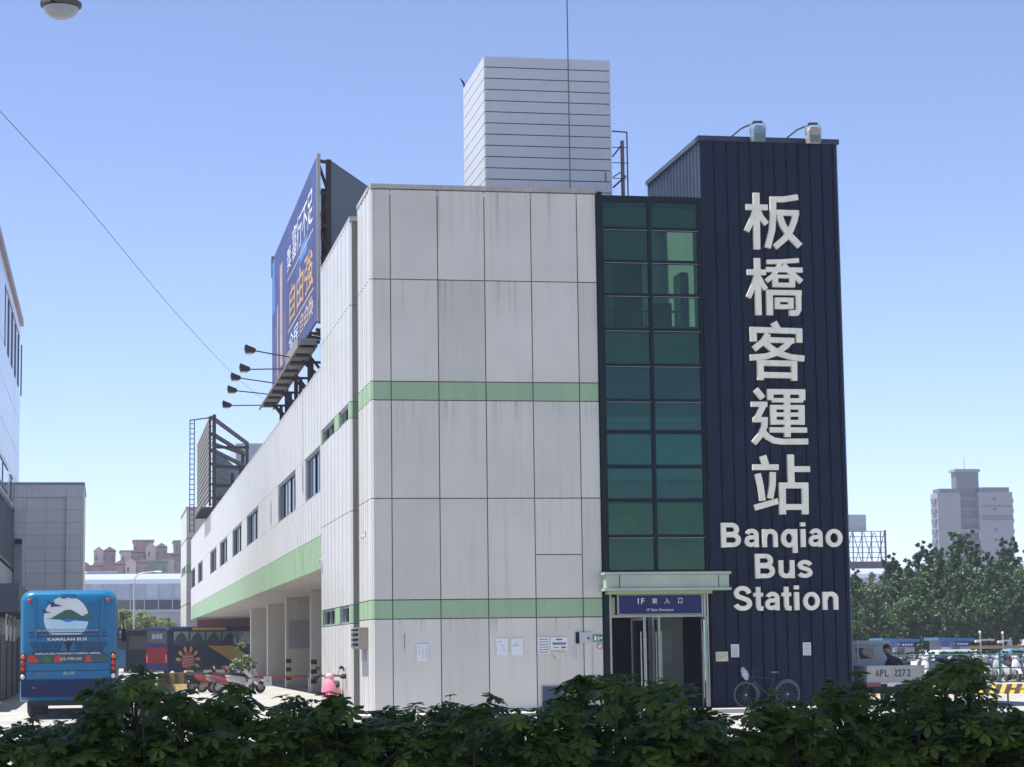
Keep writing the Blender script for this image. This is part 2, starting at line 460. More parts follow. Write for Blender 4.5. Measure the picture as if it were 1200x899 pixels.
# the second block, standing out to the left
X2 = 6.23; Y2a, Y2b = 56.53, 64.5
GREYF = mat('shaded_return', (0.15, 0.145, 0.135), 0.5, 0, 0.12, 0.8, streak=0.5)  # shade on the return face is put into this darker tone
DKGREEN = mat('shaded_green_return', (0.09, 0.145, 0.09), 0.5, 0, 0.12, 0.8)  # green band darkened in colour for the same shaded face
r2 = [(0.0, 2.32, 0), (2.32, 2.80, 1), (2.80, 5.21, 0), (5.21, 7.62, 0), (7.62, 8.05, 1), (8.05, 10.58, 0), (10.58, 12.80, 0)]
B('core', JOINT, st, X2+0.06, 6.50, Y2a+0.04, Y2b-0.05, 0, 12.7)
for (z0, z1, gflag) in r2:
    B('return_panel', DKGREEN if gflag else GREYF, st, X2+0.004, 6.46, Y2a, Y2a+0.035, z0+0.007, z1-0.007)
def window(X, y0, y1, z0, z1, n, parent=st, mid=False):
    wo = B('window', DKFRAME, parent, X+0.10, X+0.16, y0, y1, z0, z1)
    gl = MATS.get('win_glass') or mat('win_glass', (0.010, 0.014, 0.020), 0.1, 0, 0.3, 0.5, spec=0.1)
    fr = MATS.get('win_frame') or mat('win_frame', (0.30, 0.33, 0.36), 0.4, 0.3, 0.1)
    t = 0.05
    gg = G(); gg.box(X-0.01, X+0.09, y0, y0+t, z0, z1).box(X-0.01, X+0.09, y1-t, y1, z0, z1).box(X-0.02, X+0.09, y0+t, y1-t, z0, z0+t).box(X-0.02, X+0.09, y0+t, y1-t, z1-t, z1)
    gg.build('window_frame', fr, wo)
    dy = (y1-y0-2*t)/n
    for k in range(n):
        a = y0+t+k*dy
        B('pane', gl, wo, X+0.05+0.012*(k % 2), X+0.065+0.012*(k % 2), a+0.03, a+dy-0.03, z0+t+0.02, z1-t-0.02)
        if k: B('mullion', fr if k % 2 else DKFRAME, wo, X+0.025, X+0.08, a-0.03, a+0.03, z0+t, z1-t)
    return wo
def band(z0, z1, mt, wins, y0, y1, X=X2, **kw):
    y = y0
    for (a, b) in wins:
        sheet(X, y, a, z0, z1, mt, y_ref=y0, **kw); y = b
    if y < y1-0.01: sheet(X, y, y1, z0, z1, mt, y_ref=y0, **kw)
for (z0, z1, gflag) in r2:
    if gflag:
        zz0, zz1 = z0-0.03, z1
        band(z0+J/2, z1-J/2, GREEN, [(57.05, 59.30), (60.65, 64.10)], Y2a+0.002, Y2b)
    else:
        sheet(X2, Y2a+0.002, Y2b, z0+J/2, z1-J/2, WSHEET)
for (z0, z1) in ((2.33, 2.79), (7.63, 8.04)):
    window(X2, 57.06, 59.28, z0, z1, 4); window(X2, 60.66, 64.08, z0, z1, 5)
B('coping', COPING, st, X2-0.06, X2+0.3, Y2a-0.03, Y2b, 12.81, 12.93)
B('coping', COPING, st, X2+0.3, 6.40, Y2a-0.03, Y2a+0.2, 12.81, 12.925)
B('roof', ROOFG, st, 6.5, 12.1, FY+0.3, 64.3, 12.70, 12.80)
# hall on legs
HY0, HY1 = 64.5, 166.0
wins = [(64.68, 69.72), (73.42, 80.97), (91.83, 99.37), (103.15, 110.87), (115.8, 123.42), (127.5, 135.12), (146.0, 153.45), (158.2, 165.75)]
B('hall_core', JOINT, st, X2+0.35, 13.2, HY0+0.05, HY1-0.2, 4.30, 9.75)
band(7.68, 9.90, WSHEET, [], HY0+0.01, HY1)
band(6.30, 7.665, WSHEET, wins, HY0+0.01, HY1)
band(5.01, 6.29, WSHEET, [], HY0+0.01, HY1)
band(4.03, 4.995, GREEN, [], HY0+0.01, HY1)
for k, (a, b) in enumerate(wins):
    window(X2, a, b, 6.31, 7.655, 5 if k else 4, mid=(k < 2))
B('soffit', CONC, st, X2+0.055, 13.2, HY0, HY1, 4.04, 4.20)
B('coping', COPING, st, X2-0.06, X2+0.3, HY0+0.01, HY1, 9.91, 10.0)
B('roof', ROOFG, st, X2+0.3, 13.2, HY0, HY1, 9.76, 9.86)
EDGE_Y = mat('guard_stripe', (0.02, 0.02, 0.02), 0.7)
EDGE_W = mat('guard_pale', (0.6, 0.55, 0.35), 0.7)
for (py, px, wdt) in ((88.4, 8.05, 1.7), (100.3, 8.0, 1.6), (113.4, 8.1, 1.6), (126.0, 8.05, 1.6), (178.0, 8.0, 2.0)):
    p = B('pillar', PILLAR, st, px, px+wdt, py, py+0.7, 0, 4.04, bev=0.02)
    if py < 105:
        for k in range(7):
            B('corner_guard', EDGE_Y if k % 2 else EDGE_W, p, px-0.012, px+0.22, py-0.012, py+0.1, 0.15+k*0.19, 0.15+(k+1)*0.19)
B('painted_patch', mat('patch_grey', (0.33, 0.33, 0.36), 0.7), st, 8.12, 9.5, 100.275, 100.295, 1.75, 3.0)
BRK = mat('brick_red_paint', (0.24, 0.09, 0.065), 0.8, 0, 0.2, 1)
B('downstand_beam', BRK, st, 6.6, 13.0, 165.0, 165.4, 3.4, 4.03)
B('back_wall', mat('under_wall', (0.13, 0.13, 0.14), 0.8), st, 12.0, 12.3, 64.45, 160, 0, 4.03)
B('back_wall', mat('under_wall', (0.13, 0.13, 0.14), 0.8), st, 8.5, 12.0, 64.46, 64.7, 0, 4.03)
# end tower of the hall
B('end_tower', WHITE, st, 5.86, 9.5, 167.0, 179.5, 0, 12.35)
for z0 in (2.4, 5.2, 7.6, 10.1): B('tower_joint', JOINT, st, 5.845, 7.0, 166.985, 179.4, z0, z0+0.05)
B('tower_band', GREEN, st, 5.85, 7.0, 166.98, 179.45, 7.7, 8.2)
for yy in (169.5, 173.0): B('tower_window', DKFRAME, st, 5.83, 5.9, yy, yy+2.2, 7.75, 8.15)
B('coping', COPING, st, 5.80, 9.56, 166.9, 179.6, 12.36, 12.5)

# ---------------- glass stair shaft
GX0, GX1, GYf = 12.30, 14.91, 53.80
zr = [13.0, 12.22, 11.37, 10.51, 9.62, 8.71, 7.81, 7.02, 6.14, 5.29, 4.38, 3.5]
B('edge_post', DKFRAME, st, 12.165, 12.30, FY-0.06, 54.3, 0.0, 13.14)
GLS = glassmat('green_glass', (0.42, 0.61, 0.50), 0.02, wavy=0.25)
GLB = glassmat('teal_glass', (0.28, 0.56, 0.53), 0.03, wavy=0.25)
xm = 13.56
for k in range(11):
    a, b = zr[k+1], zr[k]
    for (x0, x1) in ((GX0, xm), (xm, GX1)):
        B('glass_pane', GLB if 5 <= k <= 8 else GLS, st, x0+0.03, x1-0.03, GYf, GYf+0.012, a+0.035, b-0.035)
SIL = mat('transom_lip', (0.20, 0.24, 0.24), 0.5)
for k, z in enumerate(zr):
    t = 0.075 if k in (0,) else 0.045
    B('transom', DKFRAME, st, GX0, xm-0.045, GYf-0.05, GYf+0.09, z-t, z+t)
    B('transom', DKFRAME, st, xm+0.045, GX1-0.07, GYf-0.05, GYf+0.09, z-t, z+t)
    if k in (1, 2, 3, 4, 5, 6, 10):
        B('transom_lip', SIL, st, GX0+0.06, xm-0.05, GYf-0.055, GYf-0.05, z-t, z-t+0.014)
        B('transom_lip', SIL, st, xm+0.05, GX1-0.08, GYf-0.055, GYf-0.05, z-t, z-t+0.014)
for x in (GX0, xm, GX1-0.035): B('mullion', DKFRAME, st, x-0.04, x+0.04, GYf-0.07, GYf+0.10, 3.5, 13.06)
# inside the shaft
INW = mat('stair_wall', (0.36, 0.38, 0.35), 0.8, 0, 0.1)
INF = mat('stair_floor', (0.22, 0.24, 0.22), 0.8)
B('shaft_back_wall', INW, st, 12.2, 14.9, 57.4, 57.6, 3.38, 12.9)
B('shaft_side_wall', INW, st, 14.84, 14.90, 54.0, 57.4, 3.38, 12.9)
B('shaft_side_wall', INW, st, 12.16, 12.22, 54.3, 57.4, 3.38, 12.9)
for z in (3.55, 7.35, 9.75): B('landing', INF, st, 12.23, 14.83, 54.0, 57.35, z-0.18, z)
B('shaft_roof', ROOFG, st, 12.23, 14.9, 53.95, 54.3, 12.84, 12.96)
B('shaft_roof', ROOFG, st, 12.23, 14.9, 56.9, 57.55, 12.84, 12.97)
B('partition', INW, st, 12.35, 12.78, 54.7, 54.78, 9.76, 11.8)
B('partition', DARKIN, st, 12.82, 13.9, 56.0, 56.08, 9.76, 11.9)
gg = G()
for k in range(12):
    gg.box(12.6+k*0.16, 12.62+k*0.16, 54.3, 54.32, 9.77, 10.15)
gg.box(12.55, 14.5, 54.29, 54.33, 10.15, 10.20); gg.build('balustrade', DARKIN, st)
B('cabinet', DARKIN, st, 14.62, 14.82, 54.8, 55.5, 9.77, 11.3)
B('desk', DARKIN, st, 13.9, 14.4, 54.9, 55.6, 9.77, 10.5)
def pane_board(k, side, mt, f0=0.0, f1=1.0, y=53.92):
    x0, x1 = ((GX0+0.04, xm-0.01) if side == 0 else (xm+0.01, GX1-0.05))
    a, b = zr[k+1], zr[k]
    B('pane_board', mt, st, x0, x1, y, y+0.03, a+(b-a)*f0+0.005, a+(b-a)*f1-0.005)
SPD = mat('spandrel_dark', (0.10, 0.13, 0.13), 0.8)
SPM = mat('spandrel_mid', (0.34, 0.38, 0.35), 0.8, 0, 0.3, 1.2)
SPB = mat('reflection_blue', (0.60, 0.74, 0.80), 0.8, 0, 0.25, 1.5)  # blue boards imitate reflections of buildings across the road
SPL = mat('reflection_light', (0.80, 0.88, 0.85), 0.8, 0, 0.15, 1.5)  # brighter board for the same reflections, right-hand pane
for s in (0, 1):
    pane_board(0, s, SPM, 0, 0.72); pane_board(0, s, SPD, 0.74, 1)
    pane_board(1, s, SPM, 0.55 if s else 0.0, 0.9)if s == 0 else None
    pane_board(4, s, SPM, 0.06, 0.92); pane_board(5, s, SPD)
    pane_board(6, s, SPD, 0.56, 1); pane_board(6, s, SPB, 0.04, 0.54)
    pane_board(8, s, SPB, 0.62, 0.95); pane_board(8, s, SPD, 0.47, 0.60); pane_board(8, s, SPM, 0.0, 0.45)  # banded boards imitate a reflection across this row
    pane_board(9, s, mat('blind_olive', (0.38, 0.46, 0.32), 0.8, 0, 0.3, 1.2), 0.04, 0.9); pane_board(9, s, SPD, 0.91, 1.0); pane_board(10, s, SPD)
pane_board(7, 0, SPB, 0.06, 0.95); pane_board(7, 1, SPL, 0.06, 0.95)
# thin lines across the boards that imitate reflections
for z in (5.55, 5.72, 5.86, 7.25, 7.4): B('board_line', SPM, st, 12.36, 14.84, 53.905, 53.915, z, z+0.018)

# ---------------- canopy and entrance
CAN = mat('canopy_green', (0.36, 0.43, 0.35), 0.5, 0, 0.15, 1.5, streak=0.6)
B('canopy', CAN, st, 12.12, 15.26, 53.16, 53.68, 3.08, 3.40, bev=0.008)
B('canopy_edge', CAN, st, 12.07, 15.31, 53.11, 53.68, 3.405, 3.47)
B('canopy_edge', CAN, st, 12.07, 15.31, 53.11, 53.68, 3.01, 3.075)
for x in (12.45, 14.98): B('canopy_joint', JOINT, st, x, x+0.02, 53.152, 53.2, 3.09, 3.39)
B('canopy_soffit', mat('canopy_lower', (0.30, 0.38, 0.20), 0.6, streak=0.5), st, 12.2, 14.86, 53.3, 53.78, 2.93, 3.005)
DF = mat('door_frame', (0.38, 0.37, 0.34), 0.4, 0.6, 0.15, 3)
for x in (12.31, 14.74): B('door_jamb', DF, st, x, x+0.055, 53.70, 53.86, 0.1, 2.93)
B('door_jamb', DF, st, 14.82, 14.86, 53.70, 53.80, 0.1, 2.93)
B('door_head', DF, st, 12.36, 14.74, 53.72, 53.84, 2.36, 2.42)
for x in (12.345, 14.68): B('side_light', SPM, st, x, x+0.12, 53.74, 53.76, 2.43, 2.86)
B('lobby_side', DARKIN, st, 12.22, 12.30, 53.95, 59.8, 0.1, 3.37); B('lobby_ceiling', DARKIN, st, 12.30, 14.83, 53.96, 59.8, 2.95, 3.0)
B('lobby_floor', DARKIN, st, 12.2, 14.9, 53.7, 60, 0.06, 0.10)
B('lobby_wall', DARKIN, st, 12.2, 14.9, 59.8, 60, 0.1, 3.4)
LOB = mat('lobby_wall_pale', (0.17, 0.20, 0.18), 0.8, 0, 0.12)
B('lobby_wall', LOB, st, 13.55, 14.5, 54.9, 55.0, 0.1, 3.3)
B('lobby_notice', mat('lobby_notice', (0.20, 0.24, 0.21), 0.8), st, 13.9, 14.2, 54.88, 54.895, 1.2, 2.05)
def door_leaf(x, y0, y1, tilt):
    lf = G().box(-0.012, 0.012, 0, y1-y0, 0.12, 2.33).build('door_leaf', glassmat('door_glass', (0.45, 0.6, 0.55), 0.12), st, world=False)
    lf.location = (x-12.3, y0-56, 0); lf.rotation_euler = (0, 0, tilt)
    G().box(-0.025, 0.025, 0, 0.05, 0.1, 2.35).box(-0.025, 0.025, y1-y0-0.05, y1-y0, 0.1, 2.35).box(-0.02, 0.02, 0.05, y1-y0-0.05, 2.28, 2.34).build('leaf_frame', DF, lf, world=False)
    G().tube((-0.06, 0.12, 0.35), (-0.06, 0.12, 2.0), 0.018).tube((-0.06, 0.12, 0.5), (0, 0.12, 0.5), 0.01).tube((-0.06, 0.12, 1.8), (0, 0.12, 1.8), 0.01).build('handle', STEEL, lf, world=False)
    G().tube((0.06, 0.12, 0.35), (0.06, 0.12, 2.0), 0.018).build('handle', STEEL, lf, world=False)
door_leaf(13.05, 53.05, 53.98, 0.12); door_leaf(13.45, 53.2, 54.1, -0.1); door_leaf(13.36, 53.8, 54.7, 0.25); door_leaf(14.62, 53.1, 54.0, -0.16)
B('centre_post', DF, st, 13.40, 13.46, 53.72, 53.84, 0.1, 2.36)

# ---------------- navy tower
NX0, NX1, NY1, NZ = 14.92, 18.60, 59.3, 14.55
B('navy_core', NAVYR, st, NX0+0.06, NX1-0.05, FY+0.06, NY1, 0, NZ-0.05)
nb = [14.92, 15.30, 15.63, 15.95, 16.27, 16.59, 16.91, 17.23, 17.55, 17.87, 18.19, 18.49, 18.60]
for k in range(12):
    a, b = nb[k], nb[k+1]
    gg = G()
    gg.prism([(a+0.006, FY+0.055), (a+0.006, FY-0.03), (a+0.022, FY-0.03), (a+0.028, FY+0.0), (b-0.045, FY+0.0), (b-0.035, FY+0.022), (b-0.01, FY+0.022), (b-0.01, FY+0.055)], 0.02, NZ, ax='z')
    gg.build('rib_panel', NAVY, st)
def navyside(X, y0, y1, sgn):
    gg = G(); y = y0
    while y < y1-0.1:
        gg.prism([(X, y), (X-sgn*0.075, y+0.03), (X-sgn*0.075, y+0.16), (X, y+0.19), (X, y+0.335), (X+sgn*0.05, y+0.335), (X+sgn*0.05, y)], 12.0 if sgn > 0 else 0.02, NZ-0.01, ax='z')
        y += 0.336
    gg.build('side_cladding', mat('navy_side_sunlit', (0.05, 0.075, 0.12), 0.3, 0.2, 0.2, 0.7), st)  # lighter navy puts the sun on the side ribs into the colour
navyside(NX0+0.08, FY+0.06, NY1, 1); navyside(NX1-0.03, FY+0.06, NY1, -1)
CAPN = mat('navy_cap', (0.02, 0.032, 0.06), 0.35, 0.1)
B('cap_flashing', CAPN, st, NX0-0.05, NX1+0.06, FY-0.06, FY+0.2, NZ, NZ+0.13)
B('cap_flashing', mat('cap_side_sunlit', (0.10, 0.13, 0.18), 0.3, 0.3), st, NX0-0.05, NX0+0.2, FY+0.203, NY1, NZ, NZ+0.125)  # side flashing lightened in colour as if sunlit
B('cap_flashing', CAPN, st, NX0+0.2, NX1+0.06, FY+0.203, NY1, NZ-0.02, NZ+0.12)

# ---------------- penthouse plant room on the roof
PX0, PX1, PY0, PY1 = 10.41, 14.07, 60.0, 63.66
BRD = mat('cladding_board', (0.56, 0.57, 0.58), 0.38, 0.15, 0.07, 0.8, streak=0.12)
B('plant_core', JOINT, st, PX0+0.03, PX1-0.02, PY0+0.03, PY1, 12.7, 18.30)
GAP = 0.028; HH = 0.3235
for k in range(16):
    z1 = 18.33-k*HH; z0 = z1-HH+GAP
    xs = [PX0+0.012, PX0+1.23, PX0+2.45, PX1]
    for c_ in range(3):
        ob = G().box(xs[c_]+0.0015, xs[c_+1]-0.0015, PY0-0.01+rnd.uniform(-.002, .002), PY0+0.03, z0, z1).build('cladding_board', BRD, st)
    B('cladding_board', BRD, st, PX0-0.01, PX0+0.03, PY0+0.02, PY1, z0, z1)
B('rust_stain', mat('rust_stain', (0.26, 0.17, 0.10), 0.8, 0, 0.4, 8), st, 13.86, 13.90, PY0-0.0165, PY0-0.012, 18.33-11*HH+0.03, 18.33-10*HH-0.03)
B('roof', ROOFG, st, PX0+0.05, PX1-0.05, PY0+0.05, PY1-0.05, 18.31, 18.325)

# ladder frame beside the plant room
t = thing('roof_ladder_frame', (14.1, 60.2, 12.7), 'thin brown steel ladder cage standing right of the grey plant room', 'ladder')
gg = G().tube((14.53, 60.0, 12.8), (14.53, 60.0, 16.25), 0.02); gg.tube((14.53, 60.0, 16.25), (14.09, 60.0, 16.27), 0.02)
gg.build('upright', RUST, t)
for z in (14.35, 14.9, 15.35, 15.8): G().tube((14.09, 60.0, z), (14.53, 60.0, z), 0.012).build('rung', RUST, t)
G().beam((14.41, 60.1, 12.8), (14.41, 60.1, 16.02), 0.09).build('post', mat('rust_pink', (0.2, 0.13, 0.13), 0.7), t)
G().beam((14.12, 60.1, 14.65), (14.5, 60.1, 15.0), 0.05).beam((14.12, 60.1, 15.55), (14.4, 60.1, 15.9), 0.04).beam((14.12, 60.1, 14.95), (14.35, 60.1, 15.1), 0.03).build('brace', RUST, t)
a = G().tube((12.76, 59.6, 12.8), (12.76, 59.6, 25), 0.018, 6).build('antenna_mast', mat('mast_dark', (0.10, 0.11, 0.13), 0.5, 0.4))
tag(a, 'very thin tall mast rising in front of the grey plant room', 'antenna')
a = G().tube((10.44, 63.6, 18.33), (10.40, 63.6, 18.5), 0.03).tube((10.40, 63.6, 18.5), (10.30, 63.6, 18.62), 0.035, r2=0.01).build('roof_spike', BLACK)
tag(a, 'tiny dark beacon on the far left roof corner of the plant room', 'beacon')

# ---------------- station name lettering
sg = thing('station_name_sign', (16.8, 53.6, 8), 'cream raised lettering 板橋客運站 Banqiao Bus Station on the navy ribbed tower', 'sign')
YF, YB = 53.555, 53.655
def cjk(strokes, box, org):
    """strokes traced in a 900-unit cell, stroke width given per stroke"""
    ox, oz, s = org
    gg = G()
    for i, (pts, wd) in enumerate(strokes):
        P = [(p[0]-0.026*(p[1]-450), -p[1]) for p in pts]
        d = 0.0016*i
        stroke(gg, P, wd, YF-d, YB, T=lambda q: (ox+q[0]*s[0], oz+q[1]*s[1]))
    gg.build('character', LETTER, sg)
sc = (0.002234, 0.00219)
def org(px, py):   # world corner of the 90-pixel cell (metres on the facade plane)
    return (16.03+(px-870)*0.02235-0.00058*(py-215), 13.19-(py-227)*0.02197, sc)
cjk([([(240,118),(250,790)],76), ([(118,290),(378,290)],66), ([(240,300),(200,420),(128,575)],66), ([(262,330),(300,410),(368,490)],62),
     ([(405,192),(560,190),(740,158)],66), ([(440,165),(442,400),(430,560),(376,770)],72), ([(480,350),(752,350)],66), ([(718,325),(700,430),(650,560),(590,650),(465,760)],72),
     ([(515,380),(560,500),(640,620),(765,745)],72)], None, org(860, 215))
cjk([([(250,95),(268,768)],72), ([(132,262),(355,262)],64), ([(245,300),(205,430),(148,560)],60), ([(270,320),(310,400),(355,465)],56),
     ([(365,138),(560,130),(748,112)],52), ([(355,228),(792,228)],58), ([(520,130),(500,215),(440,300),(360,365)],56), ([(560,165),(640,250),(780,368)],60),
     ([(465,308),(690,308)],40), ([(465,300),(465,435)],66), ([(668,300),(668,435)],66), ([(438,410),(695,410)],52),
     ([(360,500),(778,500)],60), ([(395,475),(400,768)],72), ([(740,475),(742,700),(720,738),(632,740)],64),
     ([(460,585),(678,585)],50), ([(488,570),(488,692)],60), ([(648,570),(648,692)],62), ([(460,668),(678,668)],50)], None, org(860, 295))
cjk([([(395,100),(440,180)],82), ([(115,190),(735,200)],66), ([(152,160),(158,328)],74), ([(700,175),(702,335)],72),
     ([(330,235),(280,320),(165,415)],72), ([(330,308),(640,315)],62), ([(612,300),(540,380),(430,460),(300,505),(118,518)],70), ([(295,345),(370,410),(470,470),(600,510),(758,525)],68),
     ([(200,580),(668,585)],66), ([(235,555),(240,780)],72), ([(638,560),(640,785)],66), ([(262,720),(612,725)],66)], None, org(865, 370))
cjk([([(182,128),(268,232)],68), ([(128,302),(318,302)],58), ([(290,285),(230,400),(180,500)],66), ([(150,482),(322,482)],58), ([(290,460),(285,560),(240,660),(160,755)],68),
     ([(262,615),(320,680),(400,725),(500,738),(800,735)],66),
     ([(320,155),(765,155)],62), ([(352,130),(356,252)],70), ([(732,130),(732,252)],70), ([(375,255),(742,255)],50),
     ([(548,140),(556,685)],72), ([(352,336),(755,336)],52), ([(386,315),(392,540)],70), ([(722,315),(724,540)],70), ([(370,422),(750,422)],48), ([(370,512),(752,512)],54), ([(345,602),(785,602)],60)], None, org(865, 446))
cjk([([(265,110),(300,215)],78), ([(145,243),(450,243)],66), ([(205,318),(238,460),(262,632)],68), ([(382,300),(378,450),(350,606)],70), ([(172,712),(442,636)],68),
     ([(592,95),(600,440)],76), ([(620,265),(820,265)],66), ([(455,455),(795,455)],68), ([(492,425),(498,790)],74), ([(762,425),(765,790)],74), ([(530,705),(740,705)],66)], None, org(865, 525))
# Latin capitals and lower case (cap height 1)
W = 0.18
def oval(cx, cy, rx, ry, n=22): return [(cx+rx*math.cos(2*math.pi*i/n), cy+ry*math.sin(2*math.pi*i/n)) for i in range(n)]
GL = {
 'B': (0.80, [([(0.10,0),(0.10,1)],0), ([(0.1,0.905),(0.42,0.905)]+arc(0.42,0.72,0.19,0.185,90,-90,8)+[(0.1,0.535)],0), ([(0.1,0.10),(0.46,0.10)]+arc(0.46,0.30,0.21,0.20,-90,90,8)+[(0.1,0.50)],0)]),
 'a': (0.66, [(arc(0.32,0.50,0.19,0.17,165,0,9)+[(0.51,0.0)],0), ([(0.50,0.44),(0.33,0.40)]+arc(0.27,0.25,0.165,0.155,100,300,9)+[(0.44,0.14),(0.50,0.22)],0)]),
 'n': (0.66, [([(0.10,0),(0.10,0.73)],0), ([(0.12,0.42)]+arc(0.34,0.46,0.21,0.19,165,0,9)+[(0.55,0)],0)]),
 'q': (0.68, [(oval(0.33,0.36,0.22,0.29),1), ([(0.56,0.73),(0.56,-0.24)],0)]),
 'i': (0.24, [([(0.12,0),(0.12,0.73)],0), ([(0.12,0.84),(0.12,1.0)],0)]),
 'o': (0.72, [(oval(0.36,0.36,0.25,0.29),1)]),
 'u': (0.64, [([(0.10,0.73),(0.10,0.28)]+arc(0.31,0.28,0.21,0.19,180,345,9)+[(0.53,0.33)],0), ([(0.55,0.73),(0.55,0)],0)]),
 's': (0.62, [([(0.53,0.53)]+arc(0.32,0.53,0.19,0.125,25,190,8)+[(0.18,0.43),(0.32,0.385),(0.46,0.33)]+arc(0.31,0.215,0.21,0.125,30,-165,9),0)]),
 'S': (0.78, [([(0.66,0.70)]+arc(0.39,0.72,0.25,0.19,10,195,10)+[(0.20,0.58),(0.38,0.51),(0.58,0.43)]+arc(0.39,0.29,0.28,0.20,32,-168,11),0)]),
 't': (0.42, [([(0.21,0.95),(0.21,0.18),(0.25,0.09),(0.40,0.075)],0), ([(0.02,0.64),(0.40,0.64)],0)]),
}
def letter(ch, x0, x1, zb, cap):
    adv, st_ = GL[ch]; gg = G(); s = (x1-x0)/adv
    for i, (pts, cl) in enumerate(st_):
        wd = W*0.92 if ch in 'aeso' else W
        if ch == 't' and i == 1: wd = 0.15
        if ch == 'i': wd = 0.2
        stroke(gg, pts, wd, YF-0.0022*i, YB, T=lambda q: (x0+q[0]*s, zb+q[1]*cap), closed=bool(cl))
    gg.build('letter', LETTER, sg)
def ux(u): return 15.2+(838+u/7.5-843)*0.02236
for ch, a, b in (('B',38,218),('a',240,380),('n',398,538),('q',560,714),('i',735,785),('a',805,945),('o',955,1115)): letter(ch, ux(a), ux(b), 4.085, 0.62)
for ch, a, b in (('B',328,510),('u',535,675),('s',695,837)): letter(ch, ux(a), ux(b), 3.30, 0.62)
for ch, a, b in (('S',128,297),('t',305,395),('a',405,548),('t',552,642),('i',662,712),('o',740,895),('n',915,1057)): letter(ch, ux(a), ux(b), 2.495, 0.62)

# entrance sign
es = thing('entrance_sign', (13.5, 53.6, 2.66), 'dark blue entrance board reading 1F 東入口 above the open glass doors', 'sign')
SBL = mat('sign_blue', (0.005, 0.012, 0.10), 0.45, 0, 0.1, spec=0.3)
SWH = mat('sign_white', (0.72, 0.75, 0.78), 0.5, 0, 0.05)
B('board', SBL, es, 12.53, 14.66, 53.60, 53.70, 2.445, 2.905)
g2 = G().box(12.50, 12.53, 53.59, 53.70, 2.43, 2.92).box(14.66, 14.69, 53.59, 53.70, 2.43, 2.92).box(12.53, 14.66, 53.59, 53.70, 2.43, 2.444).box(12.53, 14.66, 53.59, 53.70, 2.906, 2.92)
g2.build('frame', DF, es)
for s_, a, b in (('1F', 13.02, 13.19), ('東', 13.38, 13.52), ('入', 13.70, 13.84), ('口', 14.06, 14.16)):
    text(s_, 'lettering', SWH, es, a, b, 2.69, 2.83, 53.598, 0.006)
text('1F East Entrance', 'lettering', SWH, es, 13.25, 13.93, 2.51, 2.575, 53.598, 0.006)

# notices on the walls
PAPER = mat('paper', (0.66, 0.68, 0.70), 0.7, 0, 0.06, 5)
PAPB = mat('paper_cream', (0.62, 0.56, 0.42), 0.7, 0, 0.3, 8)
INK = mat('ink', (0.10, 0.11, 0.13), 0.8)
INKG = mat('ink_grey', (0.36, 0.38, 0.42), 0.8)
def notice(x0, x1, z0, z1, label, mt=PAPER, marks='rows', y=53.69, name='notice'):
    t = thing(name, ((x0+x1)/2, y, z0), label, 'notice')
    B('sheet', mt, t, x0, x1, y-0.012, y-0.002, z0, z1)
    gg = G(); w_, h_ = x1-x0, z1-z0
    if marks == 'rows':
        n = 6
        for k in range(n):
            z = z1-h_*(0.14+0.76*k/(n-1))
            x = x0+w_*0.12
            while x < x1-w_*0.14:
                l = w_*rnd.uniform(0.05, 0.16); gg.box(x, min(x+l, x1-w_*0.08), y-0.0145, y-0.0125, z-h_*0.028, z+h_*0.028); x += l+w_*0.035
    elif marks == 'cols':
        for c_ in range(3):
            x = x1-w_*(0.18+0.3*c_); z = z1-h_*0.12; lim = z0+h_*(0.12 if c_ < 2 else 0.45)
            while z > lim:
                gg.box(x-w_*0.06, x+w_*0.06, y-0.0145, y-0.0125, z-h_*0.05, z); z -= h_*rnd.choice((0.08, 0.13))
    elif marks == 'pic':
        for k in range(5):
            cx, cz = rnd.uniform(x0+w_*0.2, x1-w_*0.2), rnd.uniform(z0+h_*0.25, z1-h_*0.2)
            gg.box(cx-w_*0.1, cx+w_*0.09, y-0.0145-k*0.0004, y-0.0125, cz-h_*0.02, cz+h_*0.03)
    elif marks == 'head':
        gg.box(x0+w_*0.33, x1-w_*0.3, y-0.0145, y-0.0125, z1-h_*0.24, z1-h_*0.12)
        gg.box(x0+w_*0.1, x1-w_*0.08, y-0.0147, y-0.0125, z1-h_*0.54, z1-h_*0.42)
        gg.box(x0+w_*0.14, x1-w_*0.12, y-0.0143, y-0.0125, z1-h_*0.64, z1-h_*0.58)
        gg.box(x0+w_*0.15, x0+w_*0.5, y-0.0145, y-0.0125, z0+h_*0.14, z0+h_*0.2); gg.box(x1-w_*0.38, x1-w_*0.1, y-0.0145, y-0.0125, z0+h_*0.1, z0+h_*0.24)
    pr_ = gg.build('print', INK if marks in ('rows', 'head') else INKG, t); pr_['kind'] = 'stuff'
notice(7.46, 7.75, 1.35, 1.77, 'white paper notice with vertical writing, alone on the left wall panels', marks='cols')
notice(9.44, 9.73, 1.47, 1.89, 'faded white poster, left one of the close pair on the wall', marks='pic')
notice(9.81, 10.11, 1.46, 1.88, 'faded white poster, right one of the close pair on the wall', marks='pic')
notice(10.48, 10.78, 1.49, 1.90, 'pale notice with ruled lines of writing, just left of the framed white one', marks='rows')
notice(10.80, 11.23, 1.59, 1.89, 'white notice with a bold headline above the small picture card', marks='head')
notice(10.88, 11.14, 1.36, 1.53, 'small colourful picture card stuck below the headline notice', PAPB, 'pic')
notice(11.34, 11.49, 1.53, 1.65, 'tiny white slip, upper of two near the intercom plate', marks='rows')
notice(11.33, 11.51, 1.36, 1.49, 'tiny white slip, lower of two near the intercom plate', marks='rows')
notice(15.01, 15.33, 1.24, 1.48, 'cream picture card on the navy wall right of the doors', PAPB, 'pic', y=53.672)
